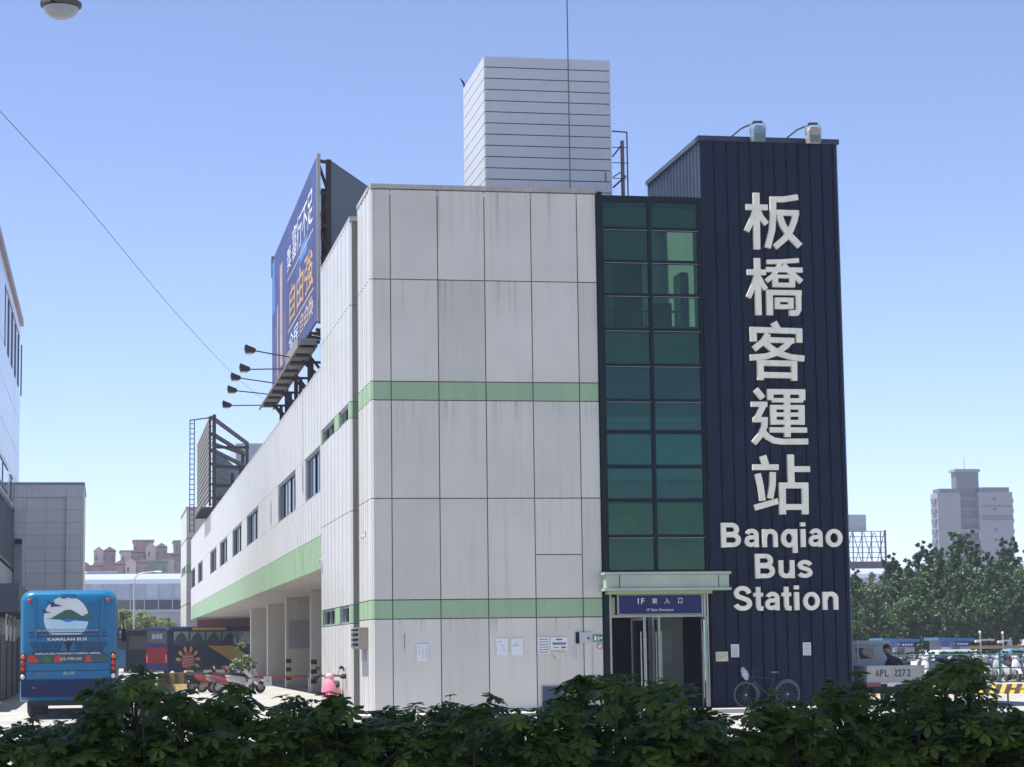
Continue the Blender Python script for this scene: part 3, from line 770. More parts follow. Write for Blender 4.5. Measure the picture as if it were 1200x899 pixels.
notice(15.41, 15.62, 1.34, 1.66, 'white notice on the navy wall above the bicycle', marks='rows', y=53.672)
notice(17.29, 17.50, 1.36, 1.68, 'white notice alone on the right part of the navy wall', marks='rows', y=53.672)
t = thing('intercom_plate', (11.6, 53.69, 1.73), 'steel plate with dark slot and cable beside the entrance', 'intercom')
B('plate', mat('plate_grey', (0.42, 0.43, 0.46), 0.4, 0.3), t, 11.53, 11.84, 53.66, 53.685, 1.73, 2.01)
B('reader', DKFRAME, t, 11.44, 11.52, 53.655, 53.685, 1.73, 2.01)
G().ell((11.76, 53.655, 1.86), (0.035, 0.01, 0.035)).build('emblem', INK, t)
G().tube((11.86, 53.68, 1.72), (11.86, 53.68, 0.2), 0.006, 5).build('cable', INKG, t)
t = thing('exit_sign', (12.0, 53.69, 1.76), 'small green emergency exit sign beside the door jamb', 'sign')
B('board', mat('exit_green', (0.03, 0.22, 0.10), 0.5), t, 11.89, 12.13, 53.665, 53.685, 1.77, 1.94)
g2 = G().box(11.91, 11.96, 53.66, 53.664, 1.80, 1.91).box(12.0, 12.03, 53.66, 53.664, 1.80, 1.90).box(12.05, 12.11, 53.66, 53.664, 1.85, 1.88); g2.build('symbol', SWH, t)
t = thing('no_smoking_sign', (12.05, 53.69, 1.6), 'small round red ringed sign right under the exit sign', 'sign')
G().prism([(12.05+0.07*math.cos(a*0.4), 1.66+0.07*math.sin(a*0.4)) for a in range(16)], 53.668, 53.685).build('disc', SWH, t)
G().torus((12.05, 53.664, 1.66), 0.065, 0.008, 'y').beam((12.0, 53.664, 1.71), (12.10, 53.664, 1.61), 0.012, 0.008).build('ring', mat('sign_red', (0.35, 0.05, 0.05), 0.5), t)
t = thing('blue_wall_hatch', (10.83, 53.68, 0.15), 'dark blue hatch set low in the white wall behind the hedge', 'hatch')
B('door', mat('hatch_blue', (0.025, 0.05, 0.10), 0.5), t, 10.58, 11.08, 53.655, 53.69, 0.17, 0.69)
B('frame', INKG, t, 10.56, 11.10, 53.672, 53.692, 0.15, 0.71)
a = G().box(8.0+0.03-0.6, 8.04-0.6, 53.683, 53.69, 1.62, 2.02).build('wall_scratch', INK); a.location = (-0.27, 0, 0)
tag(a, 'thin dark vertical mark above left paper notice', 'mark')
g2 = G()
for (a_, b_) in (((10.49, 2.46), (10.72, 2.80)), ((11.38, 2.75), (11.60, 2.46))):
    g2.beam((a_[0], 53.686, a_[1]), (b_[0], 53.686, b_[1]), 0.012, 0.012)
tag(g2.build('peeling_strip', mat('peel', (0.5, 0.62, 0.5), 0.7)), 'two pale slanting scrape marks on the lower green band', 'mark')

# vent, cctv, lamp on the left faces
t = thing('louvred_vent', (6.3, 55.3, 1.9), 'brown louvred vent box on the narrow lit side face', 'vent')
B('housing', mat('vent_brown', (0.30, 0.25, 0.21), 0.6), t, 6.14, 6.41, 54.6, 55.9, 1.66, 2.20)
for k in range(8): B('louvre', DKFRAME if k % 2 else STEEL, t, 6.09, 6.14, 54.65, 55.85, 1.69+k*0.062, 1.735+k*0.062)
B('drip_tray', INKG, t, 6.3, 6.40, 54.9, 55.4, 1.38, 1.655)
def cctv(x, y, z, label):
    t = thing('security_camera', (x, y, z), label, 'camera')
    G().box(x-0.03, x+0.02, y-0.03, y+0.03, z, z+0.16).build('bracket', mat('cam_grey', (0.3, 0.3, 0.3), 0.5), t)
    G().tube((x-0.02, y, z+0.05), (x-0.10, y-0.02, z-0.0), 0.012).bbox(x-0.17, x-0.06, y-0.12, y-0.02, z-0.05, z+0.02, b=0.012).build('housing', mat('cam_white', (0.6, 0.6, 0.6), 0.4), t)
cctv(6.38, 54.9, 4.45, 'small security camera on the narrow side face above the vent')
cctv(6.19, 64.2, 4.25, 'small security camera where the long hall meets the tall block')
t = thing('wall_socket_box', (6.17, 57.9, 1.15), 'small white box on the lit wall above the pink scooter', 'box')
B('box', PAPER, t, 6.12, 6.19, 57.75, 58.0, 1.08, 1.24, bev=0.01); B('knob', BLACK, t, 6.09, 6.12, 57.76, 57.85, 1.10, 1.18)

# ---------------- floodlights on the navy tower
for (x, dark, lb) in ((16.32, 0, 'bluish glass floodlight on the roof edge, left of the two on the navy tower'), (17.80, 1, 'weathered beige floodlight on the roof edge, right of the two on the navy tower')):
    t = thing('roof_floodlight', (x, 53.4, 14.6), lb, 'floodlight', 'floodlights on the navy tower roof')
    mt = mat('lamp_body_beige', (0.36, 0.33, 0.28), 0.6, 0, 0.3, 8) if dark else mat('lamp_body_blue', (0.22, 0.32, 0.36), 0.25, 0.3, 0.3, 8)
    g2 = G(); pr = [(-0.17, 0), (0.17, 0), (0.19, 0.14), (0.17, 0.34), (0.10, 0.42), (-0.12, 0.42), (-0.18, 0.32), (-0.19, 0.12)]
    g2.loft([[(x+p[0]*0.85, 53.0, 14.42+p[1]) for p in pr], [(x+p[0], 53.08, 14.42+p[1]) for p in pr], [(x+p[0]*0.9, 53.28, 14.46+p[1]*0.9) for p in pr], [(x+p[0]*0.5, 53.36, 14.50+p[1]*0.6) for p in pr]])
    g2.build('housing', mt, t)
    B('lens', mat('lens_glass', (0.14, 0.18, 0.19), 0.1), t, x-0.13, x+0.13, 52.985, 53.0, 14.44, 14.62)
    G().path([(x-0.20, 53.15, 14.62), (x-0.21, 53.15, 14.86), (x-0.12, 53.15, 14.95), (x+0.14, 53.15, 14.95), (x+0.21, 53.15, 14.84), (x+0.20, 53.15, 14.6)], 0.014).build('yoke', STEEL, t)
    G().path([(x-0.05, 53.15, 14.95), (x-0.35, 53.4, 14.84), (x-0.62, 53.75, 14.62)], 0.022).tube((x-0.12, 53.15, 14.95), (x+0.12, 53.15, 14.96), 0.035).build('arm', RUST, t)

# ---------------- big roof billboard
def billboard():
    t = thing('roof_billboard', (6.3, 66, 10), 'blue advertising hoarding with white and orange lettering on the hall roof', 'billboard')
    PX = 6.22
    blue = mat('poster_blue', (0.045, 0.07, 0.22), 0.6, 0, 0.35, 0.5, col2=(0.03, 0.035, 0.13))
    B('poster', blue, t, PX, PX+0.05, 66.0, 84.6, 11.62, 16.70)
    B('poster_edge', mat('poster_edge', (0.42, 0.40, 0.36), 0.6), t, PX-0.01, PX+0.10, 65.9, 66.0, 11.55, 16.74)
    # person-like pale streaks and sky patches printed at the far end
    for (a, b, c, d, cl, nm) in ((79.5, 80.6, 12.0, 15.8, (0.50, 0.36, 0.34), 'p_flesh'), (81.5, 82.1, 11.8, 14.5, (0.42, 0.33, 0.36), 'p_mauve'), (83.0, 84.4, 14.5, 16.5, (0.08, 0.20, 0.50), 'p_sky'),
                              (77.6, 79.0, 11.9, 13.8, (0.10, 0.10, 0.20), 'p_dark'), (82.3, 83.6, 11.9, 13.8, (0.13, 0.11, 0.18), 'p_dark'), (69.2, 72.0, 14.35, 14.9, (0.06, 0.16, 0.45), 'p_sky')):
        B('print', mat(nm, cl, 0.6, 0, 0.4, 1.2), t, PX-0.006-rnd.random()*0.003, PX-0.001, a, b, c, d)
    wh = mat('p_white', (0.62, 0.65, 0.72), 0.6); orr = mat('p_orange', (0.52, 0.33, 0.13), 0.6); gold = mat('p_gold', (0.5, 0.4, 0.3), 0.6)
    def tx(s, ya, yb, z0, z1, m_):   # reads from the left side, far end is the first letter
        text(s, 'lettering', m_, t, -yb, -ya, z0, z1, PX-0.008, 0.008, face='-x')
    tx('富行不足', 67.4, 75.0, 14.95, 16.1, wh); tx('獎', 75.6, 77.2, 14.95, 15.75, wh)
    tx('自由強', 67.4, 76.2, 12.95, 14.25, orr)
    tx('自由煥', 67.4, 72.0, 12.0, 12.65, gold); tx('全民', 72.6, 76.6, 11.95, 12.6, wh)
    B('rule_line', gold, t, PX-0.008, PX-0.002, 67.2, 77.0, 14.62, 14.68); B('rule_line', gold, t, PX-0.008, PX-0.002, 67.2, 77.0, 12.76, 12.82)
    # lattice truss behind the near edge
    g2 = G()
    g2.beam((6.62, 66.5, 9.9), (6.62, 66.5, 16.68), 0.16)
    for k in range(6):
        z = 11.6+k*1.0
        g2.beam((PX+0.05, 66.3, z), (6.62, 66.5, z), 0.09)
        if k < 5: g2.beam((PX+0.08, 66.3, z+(0.1 if k % 2 else 0.9)), (6.6, 66.5, z+(0.9 if k % 2 else 0.1)), 0.07)
    g2.build('lattice_truss', RUST, t)
    g2 = G()
    for yy in (69.5, 74.5, 80, 84.3):
        g2.beam((6.75, yy, 9.8), (6.75, yy, 16.4), 0.14)
        for z in (11.7, 13.3, 15, 16.3): g2.beam((PX+0.05, yy, z), (6.75, yy, z), 0.08)
        g2.beam((PX+0.05, yy, 11.0), (6.75, yy, 10.4), 0.08)
    g2.build('rear_frame', RUST, t)
    # second board of the V, seen from behind
    backm = mat('board_back', (0.055, 0.085, 0.105), 0.6, 0, 0.2, 0.5, streak=0.3)
    a = Vector((6.66, 66.66)); d = Vector((1.70, 3.9)).normalized(); nrm = Vector((d.y, -d.x))*0.05
    L_ = 17.0; zs = [10.2, 12.4, 14.6, 16.70]
    for k in range(3):
        for j in range(3):
            if k == 0 and j == 0: z0 = 12.0
            p = a+d*(L_*j/3+0.02); q = a+d*(L_*(j+1)/3)
            z0, z1 = zs[k]+0.015, zs[k+1]
            G().add([(p.x, p.y, z0), (q.x, q.y, z0), (q.x+nrm.x, q.y+nrm.y, z0), (p.x+nrm.x, p.y+nrm.y, z0), (p.x, p.y, z1), (q.x, q.y, z1), (q.x+nrm.x, q.y+nrm.y, z1), (p.x+nrm.x, p.y+nrm.y, z1)],
                    [(0,3,2,1),(4,5,6,7),(0,1,5,4),(1,2,6,5),(2,3,7,6),(3,0,4,7)]).build('back_panel', backm, t)
    g2 = G()
    for k in range(1, 12):
        p = a+d*(L_*k/12)-nrm*1.5; g2.beam((p.x, p.y, 9.9), (p.x, p.y, 16.6), 0.05)
    g2.build('back_ribs', backm, t)
    # catwalk hung under the poster
    g2 = G(); g2.beam((5.80, 67.6, 11.02), (5.80, 85.6, 11.02), 0.05, 0.08).beam((6.33, 67.6, 11.02), (6.33, 85.6, 11.02), 0.05, 0.08); g2.build('catwalk_rail', mat('catwalk_rust', (0.22, 0.16, 0.11), 0.7), t)
    deck = mat('catwalk_deck', (0.26, 0.26, 0.25), 0.6, 0.1, 0.3, 2)
    n = 9
    for k in range(n):
        y0 = 67.7+k*17.8/n
        B('deck_panel', deck, t, 5.83, 6.30, y0+0.25, y0+17.8/n-0.25, 11.04, 11.07)
        B('deck_rib', RUST, t, 5.83, 6.30, y0-0.15, y0+0.2, 10.97, 11.05)
    B('catwalk_end', deck, t, 5.76, 5.80, 67.6, 72.4, 11.0, 11.34); B('catwalk_end', deck, t, 5.83, 6.33, 67.55, 67.6, 10.95, 11.26)
    for yy in (71.0, 75.2, 79.5, 83.8):
        G().beam((6.2, yy, 11.0), (6.75, yy, 10.5), 0.09).beam((6.5, yy, 11.0), (6.5, yy, 9.9), 0.12).beam((5.85, yy, 10.96), (6.9, yy, 10.96), 0.08).build('bracket', RUST, t)
    for k in range(12):
        G().beam((6.2, 66.3+k*0.8, 11.35), (6.55, 66.3+k*0.8, 11.3), 0.10).build('cleat', RUST, t)
    # small things on the far top corner
    G().box(6.2, 6.5, 84.65, 85.0, 16.1, 16.9).build('corner_box', mat('corner_box', (0.16, 0.18, 0.17), 0.6), t)
billboard()
sp_pos = [(70.6, 11.17, 11.29), (73.4, 11.11, 11.04), (78.7, 11.37, 11.40), (80.9, 11.18, 11.2), (84.5, 11.19, 11.05)]
ordn = ['nearest and highest', 'second nearest', 'middle', 'fourth nearest', 'farthest and lowest']
for k, (y, z0, z1) in enumerate(sp_pos):
    t = thing('billboard_floodlight', (5.8, y, z0), 'black lamp on long arm before the blue hoarding, %s of five' % ordn[k], 'floodlight', 'lamps on arms before the blue hoarding')
    G().tube((5.9, y, 11.05 if k != 2 else 11.2), (4.62, y, z1-0.02), 0.022).build('arm', RUST, t)
    pr = [(0.0, -0.05), (-0.10, -0.10), (-0.32, -0.09), (-0.36, 0.06), (-0.34, 0.16), (-0.20, 0.10), (-0.02, 0.03)]
    G().prism([(4.66+p[0], z1+p[1]) for p in pr], y-0.22, y+0.22).build('housing', mat('lamp_black', (0.02, 0.02, 0.022), 0.6), t)
    B('glass', mat('lamp_glass', (0.16, 0.11, 0.09), 0.2), t, 4.36, 4.58, y-0.18, y+0.18, z1-0.115, z1-0.09)

# ---------------- far roof board with ladder
t = thing('far_roof_board', (6.3, 136, 10), 'bare steel roof board with grey mesh face and raking beams, far along the roof', 'billboard')
MESH = mat('mesh_face', (0.27, 0.27, 0.24), 0.7, 0, 0.3, 1)
g2 = G()
for k in range(22):
    g2.beam((6.2, 136+k*0.9, 11.0), (6.2, 136+k*0.9, 16.0), 0.10)
for k in range(16):
    g2.beam((6.2, 136, 11.1+k*0.33), (6.2, 155, 11.1+k*0.33), 0.09, 0.12)
g2.build('mesh_face', MESH, t)
g2 = G().beam((6.40, 135.3, 9.9), (6.40, 135.3, 16.1), 0.22).beam((6.16, 135.6, 10.5), (6.16, 135.6, 16.0), 0.14)
for k in range(14): g2.beam((6.18, 135.5, 10.6+k*0.4), (6.4, 135.3, 10.6+k*0.4), 0.05)
g2.build('post', RUST, t)
for (y0, x1, y1, z1) in ((136.2, 9.5, 153.0, 16.0), (136.2, 9.05, 149.5, 15.0), (136.2, 8.8, 147, 14.0)):
    G().beam((6.33, y0, z1), (x1, y1, z1), 0.20).build('rail_beam', RUST, t)
for (x, y, z) in ((9.5, 153.0, 16.1), (9.0, 149.5, 15.1), (8.7, 147, 14.1), (8.0, 144, 13.2)):
    G().beam((x, y, 9.8), (x, y, z), 0.22).build('post', RUST, t)
for k, z in enumerate((15.4, 14.2, 13.0, 12.2)):
    G().beam((6.4, 137+k, z-0.9), (9.3-k*0.3, 152-k*2, z-0.3), 0.14).build('brace', RUST, t)
    G().beam((6.4, 136.5, z-1.2), (8.6-k*0.2, 136.6, z-1.2), 0.16).build('brace', RUST, t)
dn = mat('board_back', (0.05, 0.08, 0.1))
for z0 in (10.0, 11.5, 13.0):
    G().add([(6.55, 139.65, z0), (9.5, 160, z0), (9.5, 160, z0+1.47), (6.55, 139.65, z0+1.47), (6.63, 139.6, z0), (9.58, 160, z0), (9.58, 160, z0+1.47), (6.63, 139.6, z0+1.47)],
            [(0,1,2,3),(7,6,5,4),(0,4,5,1),(1,5,6,2),(2,6,7,3),(3,7,4,0)]).build('back_panel', dn, t)
g2 = G().box(5.6, 6.3, 134.5, 143, 10.3, 10.36)
for k in range(10): g2.beam((5.55, 134.5+k*0.9, 10.2), (6.4, 134.5+k*0.9, 10.2), 0.10)
g2.build('service_deck', RUST, t)
t = thing('roof_ladder', (6.0, 156, 9.9), 'tall thin steel ladder at the left edge of the far roof board', 'ladder')
lx0, lx1 = 5.72, 6.03
G().tube((lx0, 157, 10.0), (lx0, 157, 18.0), 0.035).tube((lx1, 157, 10.0), (lx1, 157, 18.0), 0.035).beam((lx0, 157, 18.0), (6.3, 140, 16.4), 0.09).build('rail', RUST, t)
for k in range(22): G().tube((lx0, 157, 10.2+k*0.36), (lx1, 157, 10.2+k*0.36), 0.03, 5).build('rung', RUST, t)
a = G().tube((9.0, 120, 9.8), (9.0, 120, 13.3), 0.03).build('roof_rod', RUST)
tag(a, 'short thin rod standing on the hall roof beside the far roof board', 'antenna')
t = thing('far_white_block', (14, 185, 0), 'pale blue-grey block showing behind the far roof board frame', 'building')
B('wall', mat('pale_block', (0.36, 0.40, 0.46), 0.6, 0, 0.1, 0.5), t, 10.5, 18, 184, 196, 0, 18.9)
for z in (14.4, 15.9, 17.4): B('floor_line', INKG, t, 10.45, 18.05, 183.95, 184, z, z+0.12)

# ------------------------------------------------------------------ building across the driveway (left)
LBW = mat('opposite_sheet', (0.72, 0.73, 0.75), 0.2, 0.3, 0.06, 0.5, streak=0.15)
GBK = mat('grey_block_panel', (0.72, 0.74, 0.74), 0.5, 0, 0.08, 0.7, streak=0.4)
t = thing('opposite_building', (-8, 85, 0), 'white glossy station building across the driveway with dark slanting window strip', 'building')
B('core', JOINT, t, -20, -4.06, 80, 103.0, 0, 16.6)
zz = [4.2, 5.2, 7.9, 9.3, 10.6, 12.2, 13.6, 16.1, 16.7]
for i in range(len(zz)-1):
    y = 80.0
    while y < 102.9:
        y2 = min(103, y+3.4)
        if (i == 6 and 84.5 < y < 102) or (i in (1,) and y < 101): y = y2; continue
        B('wall_panel', LBW, t, -4.06, -4.0+rnd.uniform(-0.004, 0.004), y+0.012, y2-0.012, zz[i]+0.012, zz[i+1]-0.012)
        y = y2
for i in range(len(zz)-1):
    for k in range(5): B('wall_panel', GBK, t, -4.06-3.2*(k+1)+0.01, -4.06-3.2*k-0.01, 79.95, 79.995, zz[i]+0.012, zz[i+1]-0.012)
OG = mat('opposite_glass', (0.05, 0.06, 0.075), 0.08, 0, 0.2, 0.4, spec=0.7)
OF = mat('opposite_frame', (0.18, 0.20, 0.23), 0.4, 0.3)
for y in [84.6+3.4*k for k in range(6)]:
    wn = B('window', OG, t, -4.05, -4.03, y-0.2, min(y+3.1, 102.6), 13.65, 16.05)
    B('window_frame', OF, wn, -4.05, -3.99, y+2.9, y+3.1, 13.65, 16.05)
for (a, b) in ((80, 88), (88.3, 95.5), (97.2, 102.3)):
    wn = B('window', OG, t, -4.05, -4.03, a, b, 5.3, 7.8)
    g2 = G().box(-4.04, -3.96, a, b, 5.3, 5.4).box(-4.04, -3.96, a, b, 7.7, 7.8)
    n = int((b-a)/1.8)
    for k in range(n+1): g2.box(-4.04, -3.96, a+(b-a-0.1)*k/n, a+(b-a-0.1)*k/n+0.1, 5.4, 7.7)
    g2.build('window_frame', OF, wn)
for (a, b) in ((82, 91), (93.5, 95.5), (98, 101.5)):
    wn = B('window', OG, t, -3.99, -3.975, a, b, 8.1, 9.1)
    G().box(-3.985, -3.95, a, b, 8.1, 8.17).box(-3.985, -3.95, a, b, 9.03, 9.1).box(-3.985, -3.95, (a+b)/2-.05, (a+b)/2+.05, 8.17, 9.03).build('window_frame', OF, wn)
B('coping', mat('pinkish_cap', (0.40, 0.33, 0.34), 0.6), t, -4.5, -3.88, 80, 103.1, 16.7, 17.0)
B('canopy_fascia', mat('canopy_dark', (0.025, 0.035, 0.055), 0.5), t, -4.0, -3.05, 80, 97, 3.15, 4.15)
B('wall_panel', LBW, t, -4.05, -4.0, 80, 103, 0.0, 3.1)
t = thing('grey_block', (-2.5, 98.5, 0), 'grey panelled block behind the blue bus with shallow square recess', 'building')
B('core', JOINT, t, -3.99, -1.06, 97.875, 106, 0, 8.95)
xc = [-3.99, -3.47, -2.62, -1.76, -1.03]
zc = [8.98]
for k in range(16): zc.append(8.98-0.55*(k+1) if k < 15 else 0.0)
for i in range(16):
    for j in range(4):
        ins = (1 <= j <= 2) and i >= 1
        z1 = zc[i]; z0 = zc[i+1]
        if z1 - z0 < 0.05: continue
        B('wall_panel', GBK, t, xc[j]+0.005, xc[j+1]-0.005, 97.82 if ins else 97.70, 97.87, z0+0.005, z1-0.005)
B('side_panel', GBK, t, -1.05, -1.02, 97.9, 106, 0, 8.98)
B('coping', INKG, t, -4.0, -0.98, 97.66, 106, 8.985, 9.08)
B('duct', INKG, t, -3.95, -3.62, 97.5, 97.68, 4.2, 6.6); B('lamp_box', BLACK, t, -3.9, -3.62, 97.3, 97.5, 6.4, 6.6)
# hoarding and hung notices below the canopy
t = thing('dark_sheet_fence', (-3.6, 80, 0), 'dark blue-grey sheeted fence under the canopy at the left edge', 'fence')
FN = mat('fence_sheet', (0.055, 0.07, 0.09), 0.6, 0, 0.35, 1.2)
for k in range(12):
    y = 66+k*2.5
    B('fence_sheet', FN, t, -3.66+0.05*(k % 2), -3.62+0.05*(k % 2), y, y+2.42, 0.05, 2.15+0.1*(k % 3))
for k in range(13): B('post', INKG, t, -3.72, -3.67, 65.95+k*2.5, 66.0+k*2.5, 0, 2.45)
for k, y in enumerate((80.5, 83.6, 87.0)):
    t2 = thing('hanging_banner', (-3.5, y, 2.2), 'white banner hung above the dark fence, %s of three' % ('nearest', 'middle', 'farthest')[k], 'banner', 'white banners above the fence')
    B('cloth', PAPER, t2, -3.52, -3.50, y, y+1.5, 2.15, 3.1); B('print', BLACK, t2, -3.497, -3.494, y+0.3, y+1.2, 2.7, 3.0)
# dark items seen through: planting at the fence foot
# ------------------------------------------------------------------ blue coach (rear view)
def body_section(y, w_, zb, zt, rc, inset=0.0, n=5):
    h = w_/2; pts = [(-h, zb), (h, zb)]
    for i in range(n+1):
        a = R(90*i/n); pts.append((h-rc-0.0+rc*math.cos(a)-inset*0, zt-rc+rc*math.sin(a)))
    for i in range(n+1):
        a = R(90+90*i/n); pts.append((-h+rc+rc*math.cos(a), zt-rc+rc*math.sin(a)))
    return [(p[0], y, p[1]) for p in pts]
BLU = mat('bus_blue', (0.004, 0.125, 0.27), 0.35, 0, 0.08, 0.7, spec=0.3, coat=0.08)
BLUD = mat('bus_blue_dark', (0.004, 0.014, 0.065), 0.4, 0, 0.1, 1, spec=0.2)
RED = mat('lamp_red', (0.42, 0.02, 0.015), 0.2, 0, 0.1, 8)
ORG = mat('lamp_orange', (0.60, 0.12, 0.02), 0.2, 0, 0.1, 8)
CLR = mat('lamp_clear', (0.6, 0.6, 0.6), 0.2)
t = thing('blue_coach', (-0.95, 57.6, 0), 'bright blue coach parked with its rear to us, island emblem on the back', 'bus', 'coaches', rz=R(-0.6))
secs = [body_section(0.10, 2.18, 0.62, 3.12, 0.26), body_section(0.03, 2.30, 0.56, 3.19, 0.30), body_section(0.0+0.12, 2.38, 0.50, 3.24, 0.30), body_section(0.3, 2.42, 0.45, 3.27, 0.28), body_section(11.6, 2.42, 0.45, 3.27, 0.28), body_section(11.9, 2.3, 0.5, 3.15, 0.3)]
secs[0], secs[1] = [(p[0], 0.0, p[2]) for p in secs[0]], [(p[0], 0.04, p[2]) for p in secs[1]]
G().loft(secs).build('body', BLU, t, world=False, smooth=True)
G().bbox(-1.17, 1.17, -0.07, 0.10, 0.56, 0.99, b=0.05).build('bumper', BLUD, t, world=False, smooth=True)
G().bbox(-1.05, 1.05, -0.03, 0.06, 1.02, 1.22, b=0.02).build('engine_door', BLU, t, world=False)
G().bbox(-1.0, 1.0, -0.03, 0.06, 1.235, 1.42, b=0.02).build('engine_door', BLU, t, world=False)
B('lamp_bar', mat('lamp_bar_dark', (0.02, 0.06, 0.07), 0.3), t, -1.03, 1.0, -0.02, 0.02, 1.43, 1.62, world=False)
for (a, b, c_) in ((-1.02, -0.72, RED), (-0.35, -0.12, RED), (0.42, 0.6, RED), (-0.62, -0.4, mat('bar_green', (0.02, 0.12, 0.05), 0.4))):
    G().prism([(a, 1.44), (b, 1.44), ((a+b)/2+0.03, 1.61), (a+0.02, 1.61)], -0.026, -0.02).build('bar_print', c_, t, world=False)
text('(03) 9705-543', 'lettering', PAPER, t, -0.20, 0.33, 1.47, 1.56, -0.024, 0.006, world=False)
for sx in (-1, 1):
    B('tail_lamp', BLACK, t, sx*1.19-0.12 if sx > 0 else -1.19, 1.19 if sx > 0 else -1.07, -0.03, 0.15, 0.98, 1.66, world=False)
    for (z, c_) in ((1.58, ORG), (1.42, RED), (1.28, RED), (1.08, CLR)):
        G().ell((sx*1.13, -0.03, z), (0.055, 0.03, 0.065)).build('lamp_lens', c_, t, world=False, smooth=True)
    G().ell((sx*0.98, -0.02, 3.00), (0.055, 0.03, 0.055)).build('marker_lamp', RED, t, world=False, smooth=True)
    # raised flutes on the rear cap
    G().prism([(sx*0.78, 1.98), (sx*0.84, 1.98), (sx*0.90, 3.08), (sx*0.80, 3.08)], -0.035, 0.05).build('rear_flute', BLU, t, world=False)
    for i in range(5):
        g2 = G(); z = 1.93-0.052*i; xo = 1.0-0.035*i; xi = 0.13+(0.0 if i < 1 else 0.018*i)
        g2.prism([(sx*xi, z), (sx*xo, z), (sx*(xo-0.02), z-0.018), (sx*(xi+0.01), z-0.018)], -0.028, 0.01); g2.build('grille_slot', mat('slot_dark', (0.006, 0.02, 0.06), 0.5), t, world=False)
    for j in (0.42, 0.72):
        G().beam((sx*(j-0.0), -0.03, 1.95), (sx*(j-0.04), -0.03, 1.68), 0.02, 0.012).build('grille_bar', BLU, t, world=False)
G().prism([(-0.11, 1.95), (0.11, 1.95), (0.0, 1.70)], -0.032, 0.0).build('grille_vee', BLACK, t, world=False)
for (z, x) in ((2.185, 0.98), (2.09, 0.98)): B('trim_line', mat('slot_dark', (0.006, 0.02, 0.06)), t, -x, x, -0.026, 0.01, z-0.012, z+0.012, world=False)
G().prism([(-0.95, 1.66), (0.92, 1.66), (0.86, 1.71), (-0.88, 1.71)], -0.03, 0.0).build('trim_line', mat('slot_dark', (0, 0, 0)), t, world=False)
disc = [(math.cos(a*math.pi/20)*0.56-0.06, math.sin(a*math.pi/20)*0.56+2.55) for a in range(40)]
disc = [(p[0], max(p[1], 2.14)) for p in disc]
up = [p for p in disc if p[1] >= 2.49]
G().prism([p for p in disc if p[1] < 2.56]+[(-0.62, 2.55)], -0.024, 0.0).build('emblem_sea', mat('emblem_sea', (0.25, 0.48, 0.62), 0.4, 0, 0.5, 3, col2=(0.5, 0.6, 0.66)), t, world=False)
G().prism([p for p in disc if p[1] >= 2.545]+[], -0.026, 0.0).build('emblem_sky', mat('emblem_sky', (0.62, 0.64, 0.66), 0.4), t, world=False)
G().prism([(-0.45, 2.55), (-0.26, 2.66), (-0.08, 2.76), (0.06, 2.77), (0.22, 2.68), (0.34, 2.60), (0.48, 2.67), (0.56, 2.64), (0.62, 2.57), (0.58, 2.53), (0.40, 2.55)], -0.032, -0.004).build('emblem_island', mat('emblem_green', (0.02, 0.10, 0.05), 0.5), t, world=False)
G().prism([(-0.30, 2.54), (0.30, 2.54), (0.05, 2.46), (-0.05, 2.46)], -0.034, -0.004).build('emblem_shadow', mat('emblem_blue', (0.03, 0.12, 0.40), 0.5), t, world=False)
for (bx, bz, s_) in ((-0.40, 2.90, 1.0), (-0.60, 2.72, 0.62)):
    G().prism([(bx-0.16*s_, bz+0.12*s_), (bx-0.04*s_, bz+0.05*s_), (bx+0.02*s_, bz+0.10*s_), (bx+0.05*s_, bz+0.02*s_), (bx+0.26*s_, bz-0.04*s_), (bx+0.04*s_, bz-0.05*s_), (bx-0.04*s_, bz-0.07*s_), (bx-0.05*s_, bz-0.01*s_)], -0.038, -0.004).build('emblem_bird', mat('emblem_navy', (0.01, 0.03, 0.15), 0.5), t, world=False)
text('KAMALAN BUS', 'lettering', mat('bus_cream', (0.62, 0.64, 0.50), 0.5), t, -0.52, 0.46, 1.985, 2.06, -0.034, 0.008, off=0.02, world=False)
text('葛瑪蘭汽車客運股份有限公司', 'lettering', mat('bus_pale', (0.38, 0.42, 0.40), 0.5), t, -0.80, 0.74, 2.215, 2.275, -0.034, 0.008, world=False)
text('KAMALAN BUS TRANSPORT COMPANY LIMITED', 'lettering', PAPER, t, -0.82, 0.80, 1.60+0.035, 1.685, -0.036, 0.008, off=0.01, world=False)
text('351-FR', 'lettering', mat('plate_text', (0.5, 0.55, 0.35), 0.5), t, -0.12, 0.16, 1.12, 1.2, -0.034, 0.006, world=False)
for (x, z) in ((-0.72, 1.14), (-0.85, 0.80), (-0.6, 1.19)): G().ell((x, -0.035 if z > 1 else -0.075, z), (0.03, 0.01, 0.03)).build('reflector', mat('reflector', (0.25, 0.08, 0.04), 0.3), t, world=False)
G().bbox(-0.20, 0.16, -0.05, 0.08, 3.05, 3.17, b=0.02).build('camera_pod', BLU, t, world=False)
B('camera_lens', CLR, t, -0.05, 0.04, -0.06, -0.05, 3.04, 3.07, world=False)
for sx in (-1, 1):
    for yy in (2.8, 9.2):
        wl = G().torus((sx*1.0, yy, 0.47), 0.37, 0.12, 'x', 24, 8).build('wheel', BLACK, t, world=False, smooth=True)
        G().tube((sx*0.88, yy, 0.47), (sx*1.1, yy, 0.47), 0.27, 16).build('rim', STEEL, wl, world=False)
B('undertray', BLACK, t, -1.0, 1.0, 0.3, 11.5, 0.34, 0.52, world=False)
for sx in (-1, 1): B('mud_flap', BLACK, t, sx*0.78-0.22, sx*0.78+0.22, 2.1, 2.14, 0.06, 0.5, world=False)
